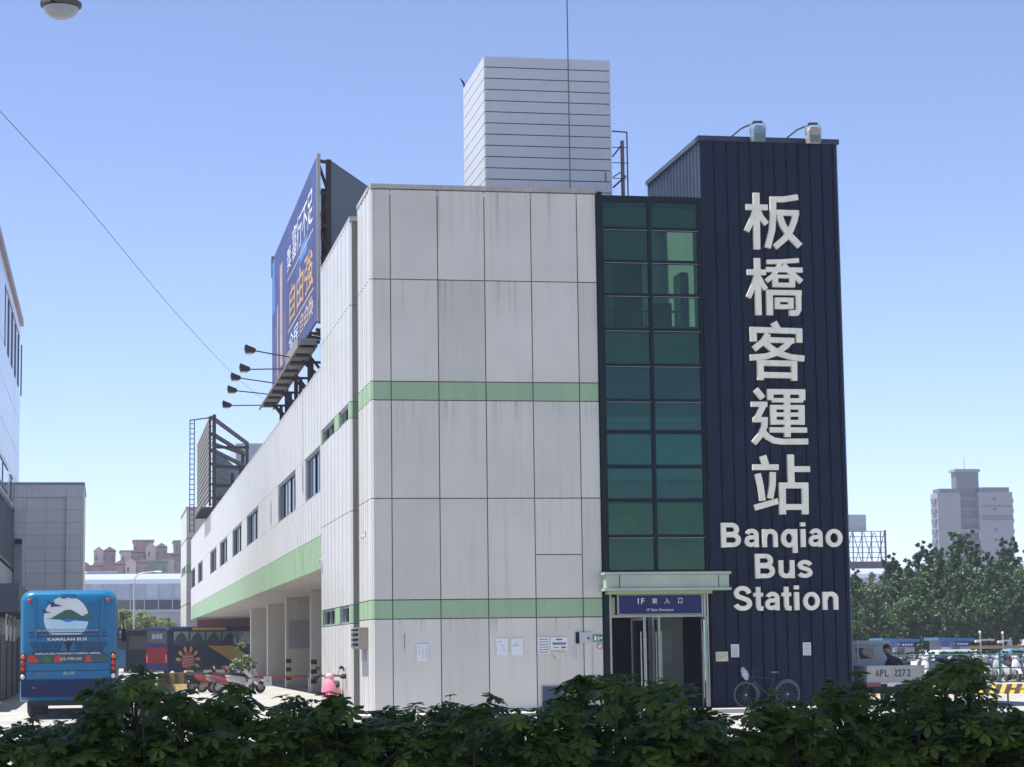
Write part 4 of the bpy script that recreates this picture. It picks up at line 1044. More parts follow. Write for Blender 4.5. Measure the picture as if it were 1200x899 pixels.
for k in range(7): B('side_window', OG, t, 1.205, 1.225, 1.0+k*1.45, 2.38+k*1.45, 1.8, 2.9, world=False)
for k in range(7): B('side_window', OG, t, -1.225, -1.205, 1.0+k*1.45, 2.38+k*1.45, 1.8, 2.9, world=False)
G().path([(1.22, 11.9, 2.9), (1.34, 12.05, 2.8), (1.34, 12.05, 2.4)], 0.02).bbox(1.28, 1.42, 12.0, 12.08, 2.0, 2.4, b=0.02).build('mirror', BLACK, t, world=False)

# ------------------------------------------------------------------ coaches farther down the driveway
def coach(name, loc, rz, label, bodym, L_=12.5, wd=2.5, ht=3.45):
    t = thing(name, loc, label, 'bus', 'coaches', rz=rz)
    s_ = [body_section(0.0, wd*0.93, 0.5, ht-0.12, 0.3), body_section(0.12, wd*0.98, 0.42, ht-0.03, 0.3), body_section(0.4, wd, 0.38, ht, 0.26), body_section(L_-0.5, wd, 0.38, ht, 0.26), body_section(L_, wd*0.93, 0.5, ht-0.25, 0.3)]
    G().loft(s_).build('body', bodym, t, world=False, smooth=True)
    for sx in (-1, 1):
        for yy in (2.9, L_-2.6):
            wl = G().torus((sx*(wd/2-0.18), yy, 0.48), 0.36, 0.13, 'x', 20, 6).build('wheel', BLACK, t, world=False, smooth=True)
            G().tube((sx*(wd/2-0.28), yy, 0.48), (sx*(wd/2-0.04), yy, 0.48), 0.25, 14).build('rim', STEEL, wl, world=False)
    return t
NB = mat('coach_navy', (0.006, 0.008, 0.055), 0.5, 0, 0.1, spec=0.12)
rz = R(-52)
t = coach('dark_coach', (3.50, 157.9, 0), rz, 'navy coach with sun emblem, yellow and red flashes and curtained windows', NB)
wr = mat('coach_red_shaded', (0.10, 0.004, 0.006), 0.6, 0, 0.15, 1, spec=0.1); wy = mat('coach_yellow', (0.78, 0.48, 0.03), 0.4, 0, 0.05)  # rear red is darkened in colour to stand for shade
CUR = mat('curtain_green', (0.22, 0.30, 0.28), 0.8, 0, 0.1)
SX = 1.25
# bus local frame: +y runs along the coach; the side we see faces +x
def side(gg_poly, nm, mt, pr=0.012): return G().prism(gg_poly, SX+0.001, SX+pr, ax='x').build(nm, mt, t, world=False)
for k in range(7):
    y0 = 0.45+k*1.5
    wn = side([(y0, 2.15), (y0+1.4, 2.15), (y0+1.4, 3.12), (y0, 3.12)], 'side_window', OG, 0.012)
    g2 = G().prism([(y0+0.03, 3.09), (y0+0.75, 3.09), (y0+0.28, 2.75), (y0+0.03, 2.35)], SX+0.013, SX+0.018, ax='x').prism([(y0+1.37, 3.09), (y0+0.75, 3.09), (y0+1.12, 2.75), (y0+1.37, 2.35)], SX+0.013, SX+0.018, ax='x')
    g2.build('curtain', CUR, wn, world=False)
side([(2.2, 3.2), (5.3, 3.2), (5.3, 3.38), (2.2, 3.38)], 'roof_flash', wy); side([(5.3, 3.2), (8.4, 3.2), (8.4, 3.38), (5.3, 3.38)], 'roof_flash', mat('side_red', (0, 0, 0)))
side([(3.6, 2.08), (6.0, 2.08), (9.0, 0.5), (6.8, 0.5)], 'yellow_flash', wy)
side([(6.05, 2.08), (11.2, 2.08), (11.2, 0.5), (9.05, 0.5)], 'red_flash', mat('side_red', (0.36, 0.03, 0.03), 0.4))
cx, cz = 1.8, 1.05
g2 = G()
for k in range(8):
    a = R(-25+k*33); px_, pz_ = cx+0.95*math.cos(a)*0.95, cz+0.82*math.sin(a)
    if k > 6: continue
    g2.prism([(px_+0.24*math.cos(a)*math.cos(q*0.785)-0.13*math.sin(a)*math.sin(q*0.785), pz_+0.24*math.sin(a)*math.cos(q*0.785)+0.13*math.cos(a)*math.sin(q*0.785)) for q in range(8)], SX+0.001, SX+0.014, ax='x')
g2.build('sun_rays', mat('sun_yellow', (0.65, 0.40, 0.08), 0.4), t, world=False)
side([(cx+0.62*math.cos(q*0.393), cz+0.58*math.sin(q*0.393)) for q in range(16)], 'sun_disc', mat('sun_red', (0.42, 0.06, 0.03), 0.5), 0.012)
g2 = G()
for k in range(4):
    g2.beam((SX+0.014, cx-0.5+k*0.22, cz-0.35), (SX+0.014, cx-0.1+k*0.18, cz+0.5-0.06*k), 0.05, 0.012)
    g2.beam((SX+0.016, cx-0.5, cz+0.25-k*0.22), (SX+0.016, cx+0.5, cz+0.3-k*0.18), 0.012, 0.05)
g2.build('sun_pattern', mat('sun_cream', (0.6, 0.45, 0.35), 0.5), t, world=False)
B('red_rear', wr, t, -1.14, 1.14, -0.012, 0.02, 0.9, 2.0, world=False)
B('rear_window', DARKIN, t, -1.05, 1.05, -0.012, 0.02, 2.3, 3.15, world=False)
text('國光客運', 'lettering', mat('coach_text', (0.25, 0.28, 0.38), 0.5), t, -0.5, 0.6, 2.6, 2.95, -0.013, 0.01, world=False)
for sx in (-1, 1): B('tail_lamp', RED, t, sx*1.05-0.08, sx*1.05+0.08, -0.02, 0.03, 0.95, 1.5, world=False)
t = coach('small_blue_coach', (1.55, 186, 0), R(-8), 'light blue coach half hidden behind the bright blue coach', mat('coach_lightblue', (0.01, 0.09, 0.2), 0.4, 0, 0.1))
B('rear_window', DARKIN, t, -0.9, 0.9, -0.015, 0.02, 1.9, 2.9, world=False)
for sx in (-1, 1): B('tail_lamp', RED, t, sx*1.0-0.07, sx*1.0+0.07, -0.02, 0.03, 0.9, 1.4, world=False)
t = coach('black_coach', (2.55, 170, 0), R(-20), 'dark coach squeezed between the light blue and the navy coach', mat('coach_black', (0.004, 0.005, 0.012), 0.7, spec=0.1))
B('rear_window', DARKIN, t, -0.9, 0.9, -0.015, 0.02, 1.9, 2.9, world=False)

# ------------------------------------------------------------------ scooters
def scooter(loc, rz, label, col, name='parked_scooter', group=None):
    t = thing(name, loc, label, 'scooter', group, rz=rz)     # front of the scooter points to -y
    for (y, nm) in ((-0.62, 'wheel'), (0.62, 'wheel')):
        wl = G().torus((0, y, 0.24), 0.18, 0.06, 'x', 18, 6).build(nm, BLACK, t, world=False, smooth=True)
        G().tube((-0.03, y, 0.24), (0.03, y, 0.24), 0.13, 12).build('rim', STEEL, wl, world=False)
    # front apron and mudguard
    def sec(y, z, w_, h): return [(-w_, y, z), (-w_*0.7, y-h*0.5, z+h*0.05), (0, y-h*0.75, z+h*0.1), (w_*0.7, y-h*0.5, z+h*0.05), (w_, y, z), (0, y+h*0.2, z)]
    G().loft([sec(-0.42, 0.28, 0.11, 0.12), sec(-0.44, 0.45, 0.19, 0.16), sec(-0.42, 0.66, 0.20, 0.18), sec(-0.36, 0.86, 0.13, 0.14), sec(-0.32, 0.96, 0.08, 0.1)]).build('front_apron', col, t, world=False, smooth=True)
    G().loft([[(sx*0.08, -0.62+0.27*math.cos(a)*1.0, 0.24+0.27*math.sin(a)) for sx in (-1, 1)]+[(sx*0.05, -0.62+0.30*math.cos(a), 0.24+0.30*math.sin(a)) for sx in (1, -1)] for a in [R(20+k*28) for k in range(6)]]).build('front_mudguard', col, t, world=False)
    G().tube((0, -0.62, 0.24), (0, -0.40, 0.75), 0.035).tube((0, -0.40, 0.75), (0, -0.33, 0.98), 0.03).build('fork', STEEL, t, world=False)
    # floor board and rear body
    G().bbox(-0.15, 0.15, -0.42, 0.12, 0.24, 0.32, b=0.03).build('floorboard', BLACK, t, world=False)
    def rb(y, z0, z1, w_): return [(-w_*0.8, y, z0), (-w_, y, (z0+z1)/2), (-w_*0.75, y, z1), (w_*0.75, y, z1), (w_, y, (z0+z1)/2), (w_*0.8, y, z0)]
    G().loft([rb(0.06, 0.28, 0.58, 0.12), rb(0.2, 0.30, 0.66, 0.17), rb(0.5, 0.38, 0.70, 0.19), rb(0.8, 0.52, 0.74, 0.13), rb(0.92, 0.62, 0.74, 0.06)]).build('rear_body', col, t, world=False, smooth=True)
    def st_(y, z, w_, h): return [(-w_, y, z), (-w_*0.85, y, z+h), (w_*0.85, y, z+h), (w_, y, z)]
    G().loft([st_(0.02, 0.66, 0.11, 0.06), st_(0.2, 0.68, 0.16, 0.09), st_(0.5, 0.71, 0.16, 0.10), st_(0.75, 0.76, 0.12, 0.09), st_(0.84, 0.78, 0.08, 0.04)]).build('seat', BLACK, t, world=False, smooth=True)
    G().path([(-0.33, -0.20, 0.98), (-0.14, -0.30, 0.99), (0.14, -0.30, 0.99), (0.33, -0.20, 0.98)], 0.022).build('handlebar', BLACK, t, world=False)
    G().bbox(-0.13, 0.13, -0.40, -0.22, 0.93, 1.06, b=0.04).build('headset', col, t, world=False, smooth=True)
    G().ell((0, -0.40, 0.99), (0.085, 0.04, 0.06)).build('headlight', CLR, t, world=False, smooth=True)
    for sx in (-1, 1):
        G().path([(sx*0.2, -0.26, 1.0), (sx*0.27, -0.28, 1.17)], 0.008).ell((sx*0.31, -0.28, 1.2), (0.07, 0.015, 0.045), 8, 5).build('mirror', BLACK, t, world=False)
    G().tube((0.14, 0.3, 0.26), (0.17, 0.8, 0.34), 0.05).build('exhaust', STEEL, t, world=False)
    G().box(-0.05, 0.05, 0.90, 0.94, 0.60, 0.70).build('tail_light', RED, t, world=False)
    G().bbox(-0.08, 0.08, 0.35, 0.7, 0.25, 0.42, b=0.03).build('engine', STEEL, t, world=False)
    return t
def paint(nm, c): return mat('paint_'+nm, c, 0.28, 0, 0.08, 3, coat=0.3)
PINK = paint('pink', (0.72, 0.22, 0.30)); 
pk = scooter((5.80, 58.0, 0), R(-14), 'pink scooter parked against the lit wall of the tall block', PINK, 'pink_scooter')
for sx in (-1, 1): G().ell((sx*0.36, -0.24, 0.97), (0.10, 0.07, 0.07)).build('hand_guard', BLACK, pk, world=False, smooth=True)
SCOL = {'red': paint('red', (0.30, 0.05, 0.045)), 'white': paint('white', (0.62, 0.63, 0.64)), 'black': paint('black', (0.02, 0.02, 0.024)), 'silver': paint('silver', (0.35, 0.37, 0.40)), 'blue': paint('blue', (0.04, 0.12, 0.30)), 'rose': paint('rose', (0.28, 0.06, 0.09))}
protos = {}
def scoot(col, x, y, rz, label, group, s=1.0):
    if col not in protos:
        o = scooter((x, y, 0), rz, label, SCOL[col], group=group); protos[col] = o
    else:
        o = dup(protos[col], (x, y, 0), rz, label); o['group'] = group
    o.scale = (s, s, s)
    return o
GRP1 = 'scooters parked by the driveway barrier'
for (c_, x, y, a, lb) in (('black', 4.05, 92.8, 60, 'black scooter next to the striped barrier, leftmost of the driveway row'), ('red', 4.45, 91.2, 70, 'red scooter second in the driveway row beside a black one'),
                       ('silver', 4.80, 90.2, 110, 'silver scooter in the middle of the driveway row'), ('rose', 5.0, 88.9, 75, 'dark rose scooter before the potted tree'), ('white', 5.45, 88.0, 115, 'white scooter at the right end of the driveway row')):
    scoot(c_, x, y, R(a), lb, GRP1)
# striped barriers
def stripes(t, x0, x1, y0, y1, z0, z1, w_, nm='stripe', lean=0.5):
    yel = mat('stripe_yellow', (0.62, 0.36, 0.06), 0.6, 0, 0.2, 4); blk = mat('stripe_black', (0.03, 0.028, 0.025), 0.7)
    B('barrier_body', yel, t, x0, x1, y0, y1, z0, z1)
    x = x0+w_*0.3; h = (z1-z0)
    while x+w_ < x1-h*lean-0.01:
        G().prism([(x, z0+0.01), (x+w_*0.9, z0+0.01), (x+w_*0.9+h*lean, z1-0.01), (x+h*lean, z1-0.01)], y0-0.006, y0+0.01).build(nm, blk, t); x += w_*2
t = thing('jersey_barrier', (3.0, 97, 0), 'old yellow and black concrete barrier at the driveway, dirty yellow', 'barrier', 'concrete barriers')
YD = mat('barrier_dirty', (0.30, 0.22, 0.07), 0.8, 0, 0.35, 3)
G().prism([(96.6, 0), (97.4, 0), (97.15, 0.3), (97.1, 0.78), (96.9, 0.78), (96.85, 0.3)], 2.20, 3.50, ax='x').build('barrier_body', YD, t)
for k in range(3): G().prism([(96.84, 0.32), (96.86, 0.74), (96.90, 0.74), (96.88, 0.32)], 2.5+k*0.4, 2.68+k*0.4, ax='x').build('stripe', mat('barrier_dark', (0.10, 0.09, 0.08), 0.8), t)
t = thing('striped_barrier', (3.9, 96, 0), 'white framed striped barrier between the concrete barrier and the scooters', 'barrier')
stripes(t, 3.55, 4.35, 95.0, 95.12, 0.3, 0.68, 0.09)
G().box(3.50, 3.54, 94.98, 95.14, 0, 0.74).box(3.54, 4.38, 94.98, 95.14, 0.69, 0.74).build('frame', PAPER, t)
# tape barrier
t = thing('tape_barrier', (7, 88, 0), 'red plastic tape on white posts with a small white sheet hung on it', 'barrier')
for x in (5.62, 7.92): G().tube((x, 88, 0), (x, 88, 0.75), 0.035).build('post', PAPER, t)
G().box(5.62, 7.92, 87.96, 87.98, 0.60, 0.68).build('tape', mat('tape_red', (0.42, 0.05, 0.05), 0.6), t)
B('hung_sheet', PAPER, t, 6.12, 6.44, 87.93, 87.95, 0.28, 0.66)
G().ell((6.28, 87.925, 0.5), (0.06, 0.004, 0.05)).build('sheet_mark', INKG, t)
t = thing('leaning_panel', (5.5, 87, 0), 'bent white metal panel leaning at the end of the scooter row', 'panel')
G().beam((5.30, 87.0, 0.9), (5.62, 87.0, 0.62), 0.04, 0.12).beam((5.62, 87.0, 0.62), (5.34, 87.0, 0.25), 0.04, 0.12).beam((5.45, 87.0, 0.0), (5.45, 87.2, 0.4), 0.05).build('panel', PAPER, t)

# ------------------------------------------------------------------ bicycle
t = thing('bicycle', (16.2, 53.3, 0.1), 'old black bicycle leaning along the navy wall with pale wheel rims', 'bicycle')
RIM = mat('rim_grey', (0.12, 0.12, 0.13), 0.35, 0.5)
for xc_ in (15.66, 16.74):
    wl = G().torus((xc_, 53.3, 0.41), 0.295, 0.016, 'y', 36, 6).build('wheel', RIM, t, smooth=True)
    G().torus((xc_, 53.3, 0.41), 0.318, 0.014, 'y', 36, 6).build('tyre', mat('tyre_grey', (0.04, 0.035, 0.035), 0.8), wl, smooth=True)
    g2 = G()
    for k in range(14): g2.tube((xc_, 53.3, 0.41), (xc_+0.29*math.cos(k*0.4488), 53.3, 0.41+0.29*math.sin(k*0.4488)), 0.0015, 3)
    g2.tube((xc_, 53.26, 0.41), (xc_, 53.34, 0.41), 0.022); g2.build('spokes', STEEL, wl)
FB = mat('bike_frame', (0.02, 0.022, 0.03), 0.4)
G().path([(15.66, 53.3, 0.41), (15.84, 53.3, 0.86), (15.86, 53.3, 0.98)], 0.014).path([(15.83, 53.3, 0.80), (16.25, 53.3, 0.38), (16.42, 53.3, 0.90)], 0.014).path([(15.84, 53.3, 0.86), (16.38, 53.3, 0.80)], 0.013).path([(16.25, 53.3, 0.38), (16.74, 53.3, 0.41), (16.38, 53.3, 0.80)], 0.010).build('frame', FB, t)
G().path([(15.98, 53.1, 1.02), (15.84, 53.2, 1.0), (15.86, 53.3, 1.0), (15.84, 53.4, 1.0), (15.98, 53.5, 1.02)], 0.012).build('handlebar', FB, t)
G().ell((16.43, 53.3, 0.94), (0.13, 0.07, 0.035)).build('saddle', BLACK, t, smooth=True)
G().path([(16.5+0.33*math.cos(R(a))-0.0+0.24, 53.3, 0.41+0.35*math.sin(R(a))) for a in range(20, 170, 18)], 0.012, 5).build('mudguard', RIM, t)
G().path([(15.66+0.35*math.cos(R(a)), 53.3, 0.41+0.35*math.sin(R(a))) for a in range(-20, 75, 16)], 0.012, 5).build('mudguard', RIM, t)
G().tube((16.25, 53.2, 0.38), (16.25, 53.4, 0.38), 0.05).beam((16.25, 53.2, 0.38), (16.18, 53.2, 0.24), 0.02).build('pedal_set', FB, t)
bm = bmesh.new(); bmesh.ops.create_icosphere(bm, subdivisions=3, radius=1)
for v in bm.verts:
    n_ = noise.noise(v.co*2.3)*0.28+noise.noise(v.co*6)*0.12
    v.co = Vector((v.co.x*0.085*(1+n_)-v.co.z*0.05, v.co.y*0.07*(1+n_), v.co.z*0.16*(1+n_*0.8)))
me = bpy.data.meshes.new('plastic_bag'); bm.to_mesh(me); bm.free(); me.materials.append(mat('bag_blue', (0.10, 0.17, 0.30), 0.25, 0, 0.7, 14, col2=(0.6, 0.62, 0.65)))
a = bpy.data.objects.new('plastic_bag', me); C.objects.link(a); a.location = (15.64, 53.27, 0.93)
tag(a, 'crumpled blue and white plastic bag hanging from the bicycle handlebar', 'bag')

# ------------------------------------------------------------------ pickup truck with lettered tailgate, person in it
TG = mat('truck_grey', (0.40, 0.43, 0.42), 0.5, 0, 0.15, 2, streak=0.3)
t = thing('pickup_truck', (19.25, 52.4, 0), 'small grey-green pickup seen from behind with APL lettered tailgate', 'truck')
TAIL = mat('tail_pale', (0.36, 0.36, 0.335), 0.6, 0, 0.12, 3, streak=0.4)
B('tailgate', TAIL, t, 18.50, 20.05, 52.36, 52.42, 0.67, 1.07, bev=0.012)
for x in (18.53, 19.20, 19.96): B('gate_rib', TAIL, t, x, x+0.04, 52.345, 52.36, 0.70, 1.04)
B('bed_side', TG, t, 18.50, 18.55, 52.42, 54.3, 0.67, 1.06); B('bed_side', TG, t, 20.0, 20.05, 52.42, 54.3, 0.67, 1.06)
B('bed_floor', TG, t, 18.50, 20.05, 52.42, 54.3, 0.60, 0.67)
TT = mat('tail_ink', (0.03, 0.035, 0.04), 0.7)
for s_, a, b in (('A', 18.74, 18.81), ('P', 18.86, 18.93), ('L', 18.99, 19.06), ('2', 19.23, 19.30), ('2', 19.34, 19.41), ('7', 19.45, 19.52), ('2', 19.58, 19.65)):
    text(s_, 'lettering', TT, t, a-0.012, b+0.012, 0.79, 0.97, 52.352, 0.006, off=0.01)
B('chassis', BLACK, t, 18.7, 19.85, 52.5, 55.5, 0.36, 0.6)
B('tail_lamp', mat('lamp_dull_red', (0.22, 0.05, 0.05), 0.4), t, 18.50, 18.86, 52.37, 52.43, 0.54, 0.63); B('tail_lamp', mat('lamp_dull_red', (0, 0, 0)), t, 19.7, 20.03, 52.37, 52.43, 0.54, 0.63)
B('number_plate', PAPER, t, 19.05, 19.40, 52.40, 52.42, 0.54, 0.64)
for sx in (18.62, 19.93):
    for yy in (53.0, 55.0):
        wl = G().torus((sx, yy, 0.27), 0.20, 0.075, 'x', 20, 6).build('wheel', BLACK, t, smooth=True); G().tube((sx-0.06, yy, 0.27), (sx+0.06, yy, 0.27), 0.14, 12).build('rim', STEEL, wl)
def csec(y, x0, x1, z0, z1, i): return [(x0, y, z0), (x1, y, z0), (x1, y, z0+0.55), (x1-i, y, z1-0.05), (x1-i-0.06, y, z1), (x0+i+0.06, y, z1), (x0+i, y, z1-0.05), (x0, y, z0+0.55)]
G().loft([csec(54.36, 18.50, 20.02, 0.5, 1.71, 0.13), csec(55.5, 18.50, 20.02, 0.5, 1.71, 0.13), csec(55.8, 18.55, 19.97, 0.5, 1.25, 0.05)]).build('cab', TG, t)
B('rear_window', OG, t, 18.66, 19.4, 54.335, 54.355, 1.24, 1.52); B('window_trim', PAPER, t, 18.95, 18.98, 54.32, 54.335, 1.1, 1.72)
G().tube((18.6, 54.3, 1.08), (18.6, 54.3, 1.6), 0.02).tube((19.9, 54.3, 1.08), (19.9, 54.3, 1.6), 0.02).tube((18.6, 54.3, 1.6), (19.9, 54.3, 1.6), 0.02).build('head_rack', TG, t)
t.location.x += 0.53; t.location.y += 1.5
# person sitting in the truck bed, bent to the left
p = thing('person', (19.65, 53.3, 0.67), 'person in dark top with dark hair bending forward behind the tailgate', 'person')
def skinfig(verts, edges, rad, name, mt, parent, lvl=1):
    me = bpy.data.meshes.new(name); me.from_pydata(verts, edges, [])
    ob = bpy.data.objects.new(name, me); C.objects.link(ob)
    md = ob.modifiers.new('skin', 'SKIN'); md.use_smooth_shade = True
    for i, r_ in enumerate(rad): me.skin_vertices[0].data[i].radius = r_ if isinstance(r_, tuple) else (r_, r_)
    me.skin_vertices[0].data[0].use_root = True
    sb = ob.modifiers.new('sub', 'SUBSURF'); sb.levels = lvl; sb.render_levels = lvl
    dg = bpy.context.evaluated_depsgraph_get(); m2 = bpy.data.meshes.new_from_object(ob.evaluated_get(dg))
    bpy.data.objects.remove(ob); m2.materials.clear(); m2.materials.append(mt); m2.name = name
    o2 = bpy.data.objects.new(name, m2); C.objects.link(o2); o2.parent = parent
    return o2
SKIN = mat('skin', (0.30, 0.17, 0.12), 0.6)
CLO = mat('dark_top', (0.035, 0.03, 0.045), 0.8)
V = [(0.0,0,0.12),(-0.02,0,0.28),(-0.08,0,0.44),(-0.14,0,0.55),(-0.20,0,0.62),(-0.26,-0.02,0.70),(-0.28,-0.03,0.80),
     (0.04,-0.18,0.50),(0.10,-0.22,0.32),(-0.04,-0.28,0.20),(-0.10,-0.28,0.16), (-0.16,0.18,0.52),(-0.22,0.24,0.34),(-0.30,0.14,0.22),(-0.34,0.10,0.18),
     (-0.05,-0.10,0.10),(-0.40,-0.14,0.20),(-0.55,-0.14,0.04),(-0.05,0.10,0.10),(-0.42,0.12,0.20),(-0.6,0.12,0.04)]
Ed = [(0,1),(1,2),(2,3),(3,4),(4,5),(5,6),(3,7),(7,8),(8,9),(9,10),(3,11),(11,12),(12,13),(13,14),(0,15),(15,16),(16,17),(0,18),(18,19),(19,20)]
Ra = [0.13,0.14,0.15,0.13,0.055,0.07,0.09,0.06,0.045,0.035,0.03,0.06,0.045,0.035,0.03,0.09,0.065,0.045,0.09,0.065,0.045]
skinfig(V, Ed, Ra, 'body', CLO, p)
hd = G().ell((-0.275, -0.03, 0.80), (0.085, 0.10, 0.12), 12, 8).build('head', SKIN, p, world=False, smooth=True)
G().ell((-0.265, -0.015, 0.84), (0.10, 0.115, 0.11), 12, 8).build('hair', mat('hair_black', (0.012, 0.01, 0.01), 0.7), p, world=False, smooth=True)
G().ell((-0.365, -0.03, 0.79), (0.018, 0.014, 0.02), 6, 4).build('nose', SKIN, p, world=False, smooth=True)
for sx in (-1, 1): G().ell((-0.275, -0.03+sx*0.1, 0.80), (0.025, 0.012, 0.03), 6, 4).build('ear', SKIN, p, world=False)

p.location.x += 0.53; p.location.y += 1.5
# ------------------------------------------------------------------ green fence, hoops and striped kerb
GRNF = mat('fence_green', (0.03, 0.16, 0.10), 0.5, 0.1, 0.15)
t = thing('green_fence', (32, 83, 0), 'low dark green wire fence in front of the crowded scooter lot', 'fence')
for k in range(14): G().box(26.1+k*2.92-0.035, 26.1+k*2.92+0.035, 82.97, 83.03, 0, 1.22).build('post', GRNF, t)
for z in (0.03, 0.58, 1.12): G().tube((26, 83, z+0.02), (64, 83, z+0.02), 0.022, 6).build('rail', GRNF, t)
g2 = G()
for k in range(240): g2.box(26+k*0.15, 26.006+k*0.15, 82.997, 83.003, 0.05, 1.12)
ww = g2.build('mesh_wires', GRNF, t); ww['kind'] = 'stuff'
t = thing('striped_kerb_wall', (30, 66, 0), 'low yellow and black striped kerb wall before the green fence', 'barrier')
G().prism([(66, 0), (66.3, 0.29), (66.5, 0.29), (66.5, 0)], 22.5, 42, ax='x').build('kerb_body', mat('stripe_yellow', (0.62, 0.36, 0.06)), t)
for k in range(56):
    x = 22.7+k*0.34
    G().add([(x, 65.99, 0.01), (x+0.17, 65.99, 0.01), (x+0.43, 66.29, 0.30), (x+0.26, 66.29, 0.30), (x, 66.01, 0.0), (x+0.17, 66.01, 0.0), (x+0.43, 66.31, 0.285), (x+0.26, 66.31, 0.285)], [(0,1,2,3),(7,6,5,4),(0,4,5,1),(1,5,6,2),(2,6,7,3),(3,7,4,0)]).build('stripe', mat('stripe_black', (0, 0, 0)), t)
HY = mat('hoop_yellow', (0.62, 0.36, 0.03), 0.45, 0, 0.15)
for k, x in enumerate((21.5, 23.08, 24.6, 26.2)):
    h = G(); xa, xb = x-0.55, x+0.62
    h.path([(xa, 56.8, 0), (xa, 56.8, 0.30), (xa+0.06, 56.8, 0.36), (xb-0.06, 56.8, 0.36), (xb, 56.8, 0.30), (xb, 56.8, 0)], 0.03, 8)
    tag(h.build('hoop_barrier', HY, smooth=True), ('yellow tube hoop barrier hidden by leaves right of the truck', 'yellow tube hoop barrier just left of the gap at right', 'yellow tube hoop barrier cut by the right picture edge', 'yellow tube hoop barrier beyond the right picture edge')[k], 'barrier', 'yellow hoop barriers along the lot')
# scooters in the lot
ORD = 'first second third fourth fifth sixth seventh eighth ninth tenth eleventh twelfth thirteenth fourteenth fifteenth sixteenth'.split()
k = 0
cl = ['white', 'silver', 'black', 'white', 'silver', 'blue', 'black', 'white', 'silver', 'black', 'rose']
dn_ = {'white': 'white', 'silver': 'silver grey', 'black': 'black', 'red': 'red', 'blue': 'blue', 'rose': 'rose red'}
for row in range(4):
    for j in range(16):
        c_ = rnd.choice(cl)
        x = 26.6+j*0.95+row*1.0+rnd.uniform(-0.1, 0.1); y = 84.6+row*2.6+rnd.uniform(-0.2, 0.2)
        if row == 0 and abs(x-34.4) < 0.5: c_ = 'red'
        scoot(c_, x, y, R(rnd.uniform(-16, 16)+(0 if row % 2 == 0 else 180)), dn_[c_]+' scooter behind the green fence, %s row, %s from the left' % (('front', 'second', 'third', 'back')[row], ORD[j]), 'scooters in the lot behind the green fence', 1.0)
# car roofs showing over the scooters
def car(x, y, colm, label):
    t = thing('parked_car', (x, y, 0), label, 'car', 'cars behind the scooters')
    def cs(xx, w_, z0, z1): return [(xx, -w_, z0), (xx, w_, z0), (xx, w_*0.98, (z0+z1)/2), (xx, w_*0.86, z1), (xx, -w_*0.86, z1), (xx, -w_*0.98, (z0+z1)/2)]
    G().loft([cs(-2.1, 0.7, 0.35, 0.7), cs(-1.8, 0.82, 0.25, 0.85), cs(0, 0.86, 0.22, 0.95), cs(1.8, 0.82, 0.25, 0.85), cs(2.1, 0.72, 0.35, 0.7)]).build('body', colm, t, world=False, smooth=True)
    G().loft([cs(-1.5, 0.66, 0.86, 0.95), cs(-0.8, 0.62, 0.86, 1.42), cs(0.7, 0.62, 0.86, 1.44), cs(1.4, 0.66, 0.86, 0.95)]).build('roof', colm, t, world=False, smooth=True)
    B('side_glass', OG, t, -0.85, 0.8, -0.67, -0.64, 0.98, 1.32, world=False)
    for xx in (-1.3, 1.3):
        for yy in (-0.78, 0.78): G().torus((xx, yy, 0.3), 0.22, 0.09, 'y', 16, 6).build('wheel', BLACK, t, world=False)
    return t
c1 = car(38.6, 97.5, paint('car_white', (0.62, 0.63, 0.66)), 'white car behind the scooters between the two blue roofed booths')
c1.scale = (1, 1, 0.9)
c2 = dup(c1, (42.6, 98.5, 0), 0, 'light blue car behind the scooters right of the second booth', swap={'paint_car_white': paint('car_blue', (0.12, 0.28, 0.38))})
# booths with blue roofs
def booth(x, y, label):
    t = thing('parking_booth', (x, y, 0), label, 'booth', 'blue roofed booths')
    B('wall', mat('booth_wall', (0.36, 0.37, 0.40), 0.6), t, x-0.72, x+0.75, y, y+1.4, 0, 1.72)
    rf = mat('booth_roof', (0.04, 0.17, 0.36), 0.4)
    G().prism([(x-0.92, 1.72), (x+0.92, 1.68), (x+0.92, 1.80), (x-0.92, 1.86)], y-0.3, y+1.6).build('roof', rf, t)
    B('sign_board', mat('booth_sign', (0.04, 0.06, 0.26), 0.5), t, x-0.12, x+0.74, y-0.05, y, 1.42, 1.66)
    B('sign_board', mat('booth_sign_b', (0.10, 0.12, 0.42), 0.5), t, x-0.72, x-0.22, y-0.04, y, 1.42, 1.66)
    B('window', OG, t, x-0.10, x+0.25, y-0.02, y, 0.9, 1.38); B('pale_panel', PAPER, t, x-0.68, x-0.25, y-0.02, y, 0.8, 1.40)
    text('P', 'lettering', PAPER, t, x-0.10, x+0.0, 1.46, 1.62, y-0.052, 0.01)
    for q in range(4): B('sign_mark', PAPER, t, x+0.12+q*0.14, x+0.22+q*0.14, y-0.056, y-0.05, 1.50, 1.58)
    return t
booth(36.98, 100, 'small booth with blue roof just right of the pickup cab')
booth(39.75, 100, 'small booth with blue roof farther right, beside a white car')
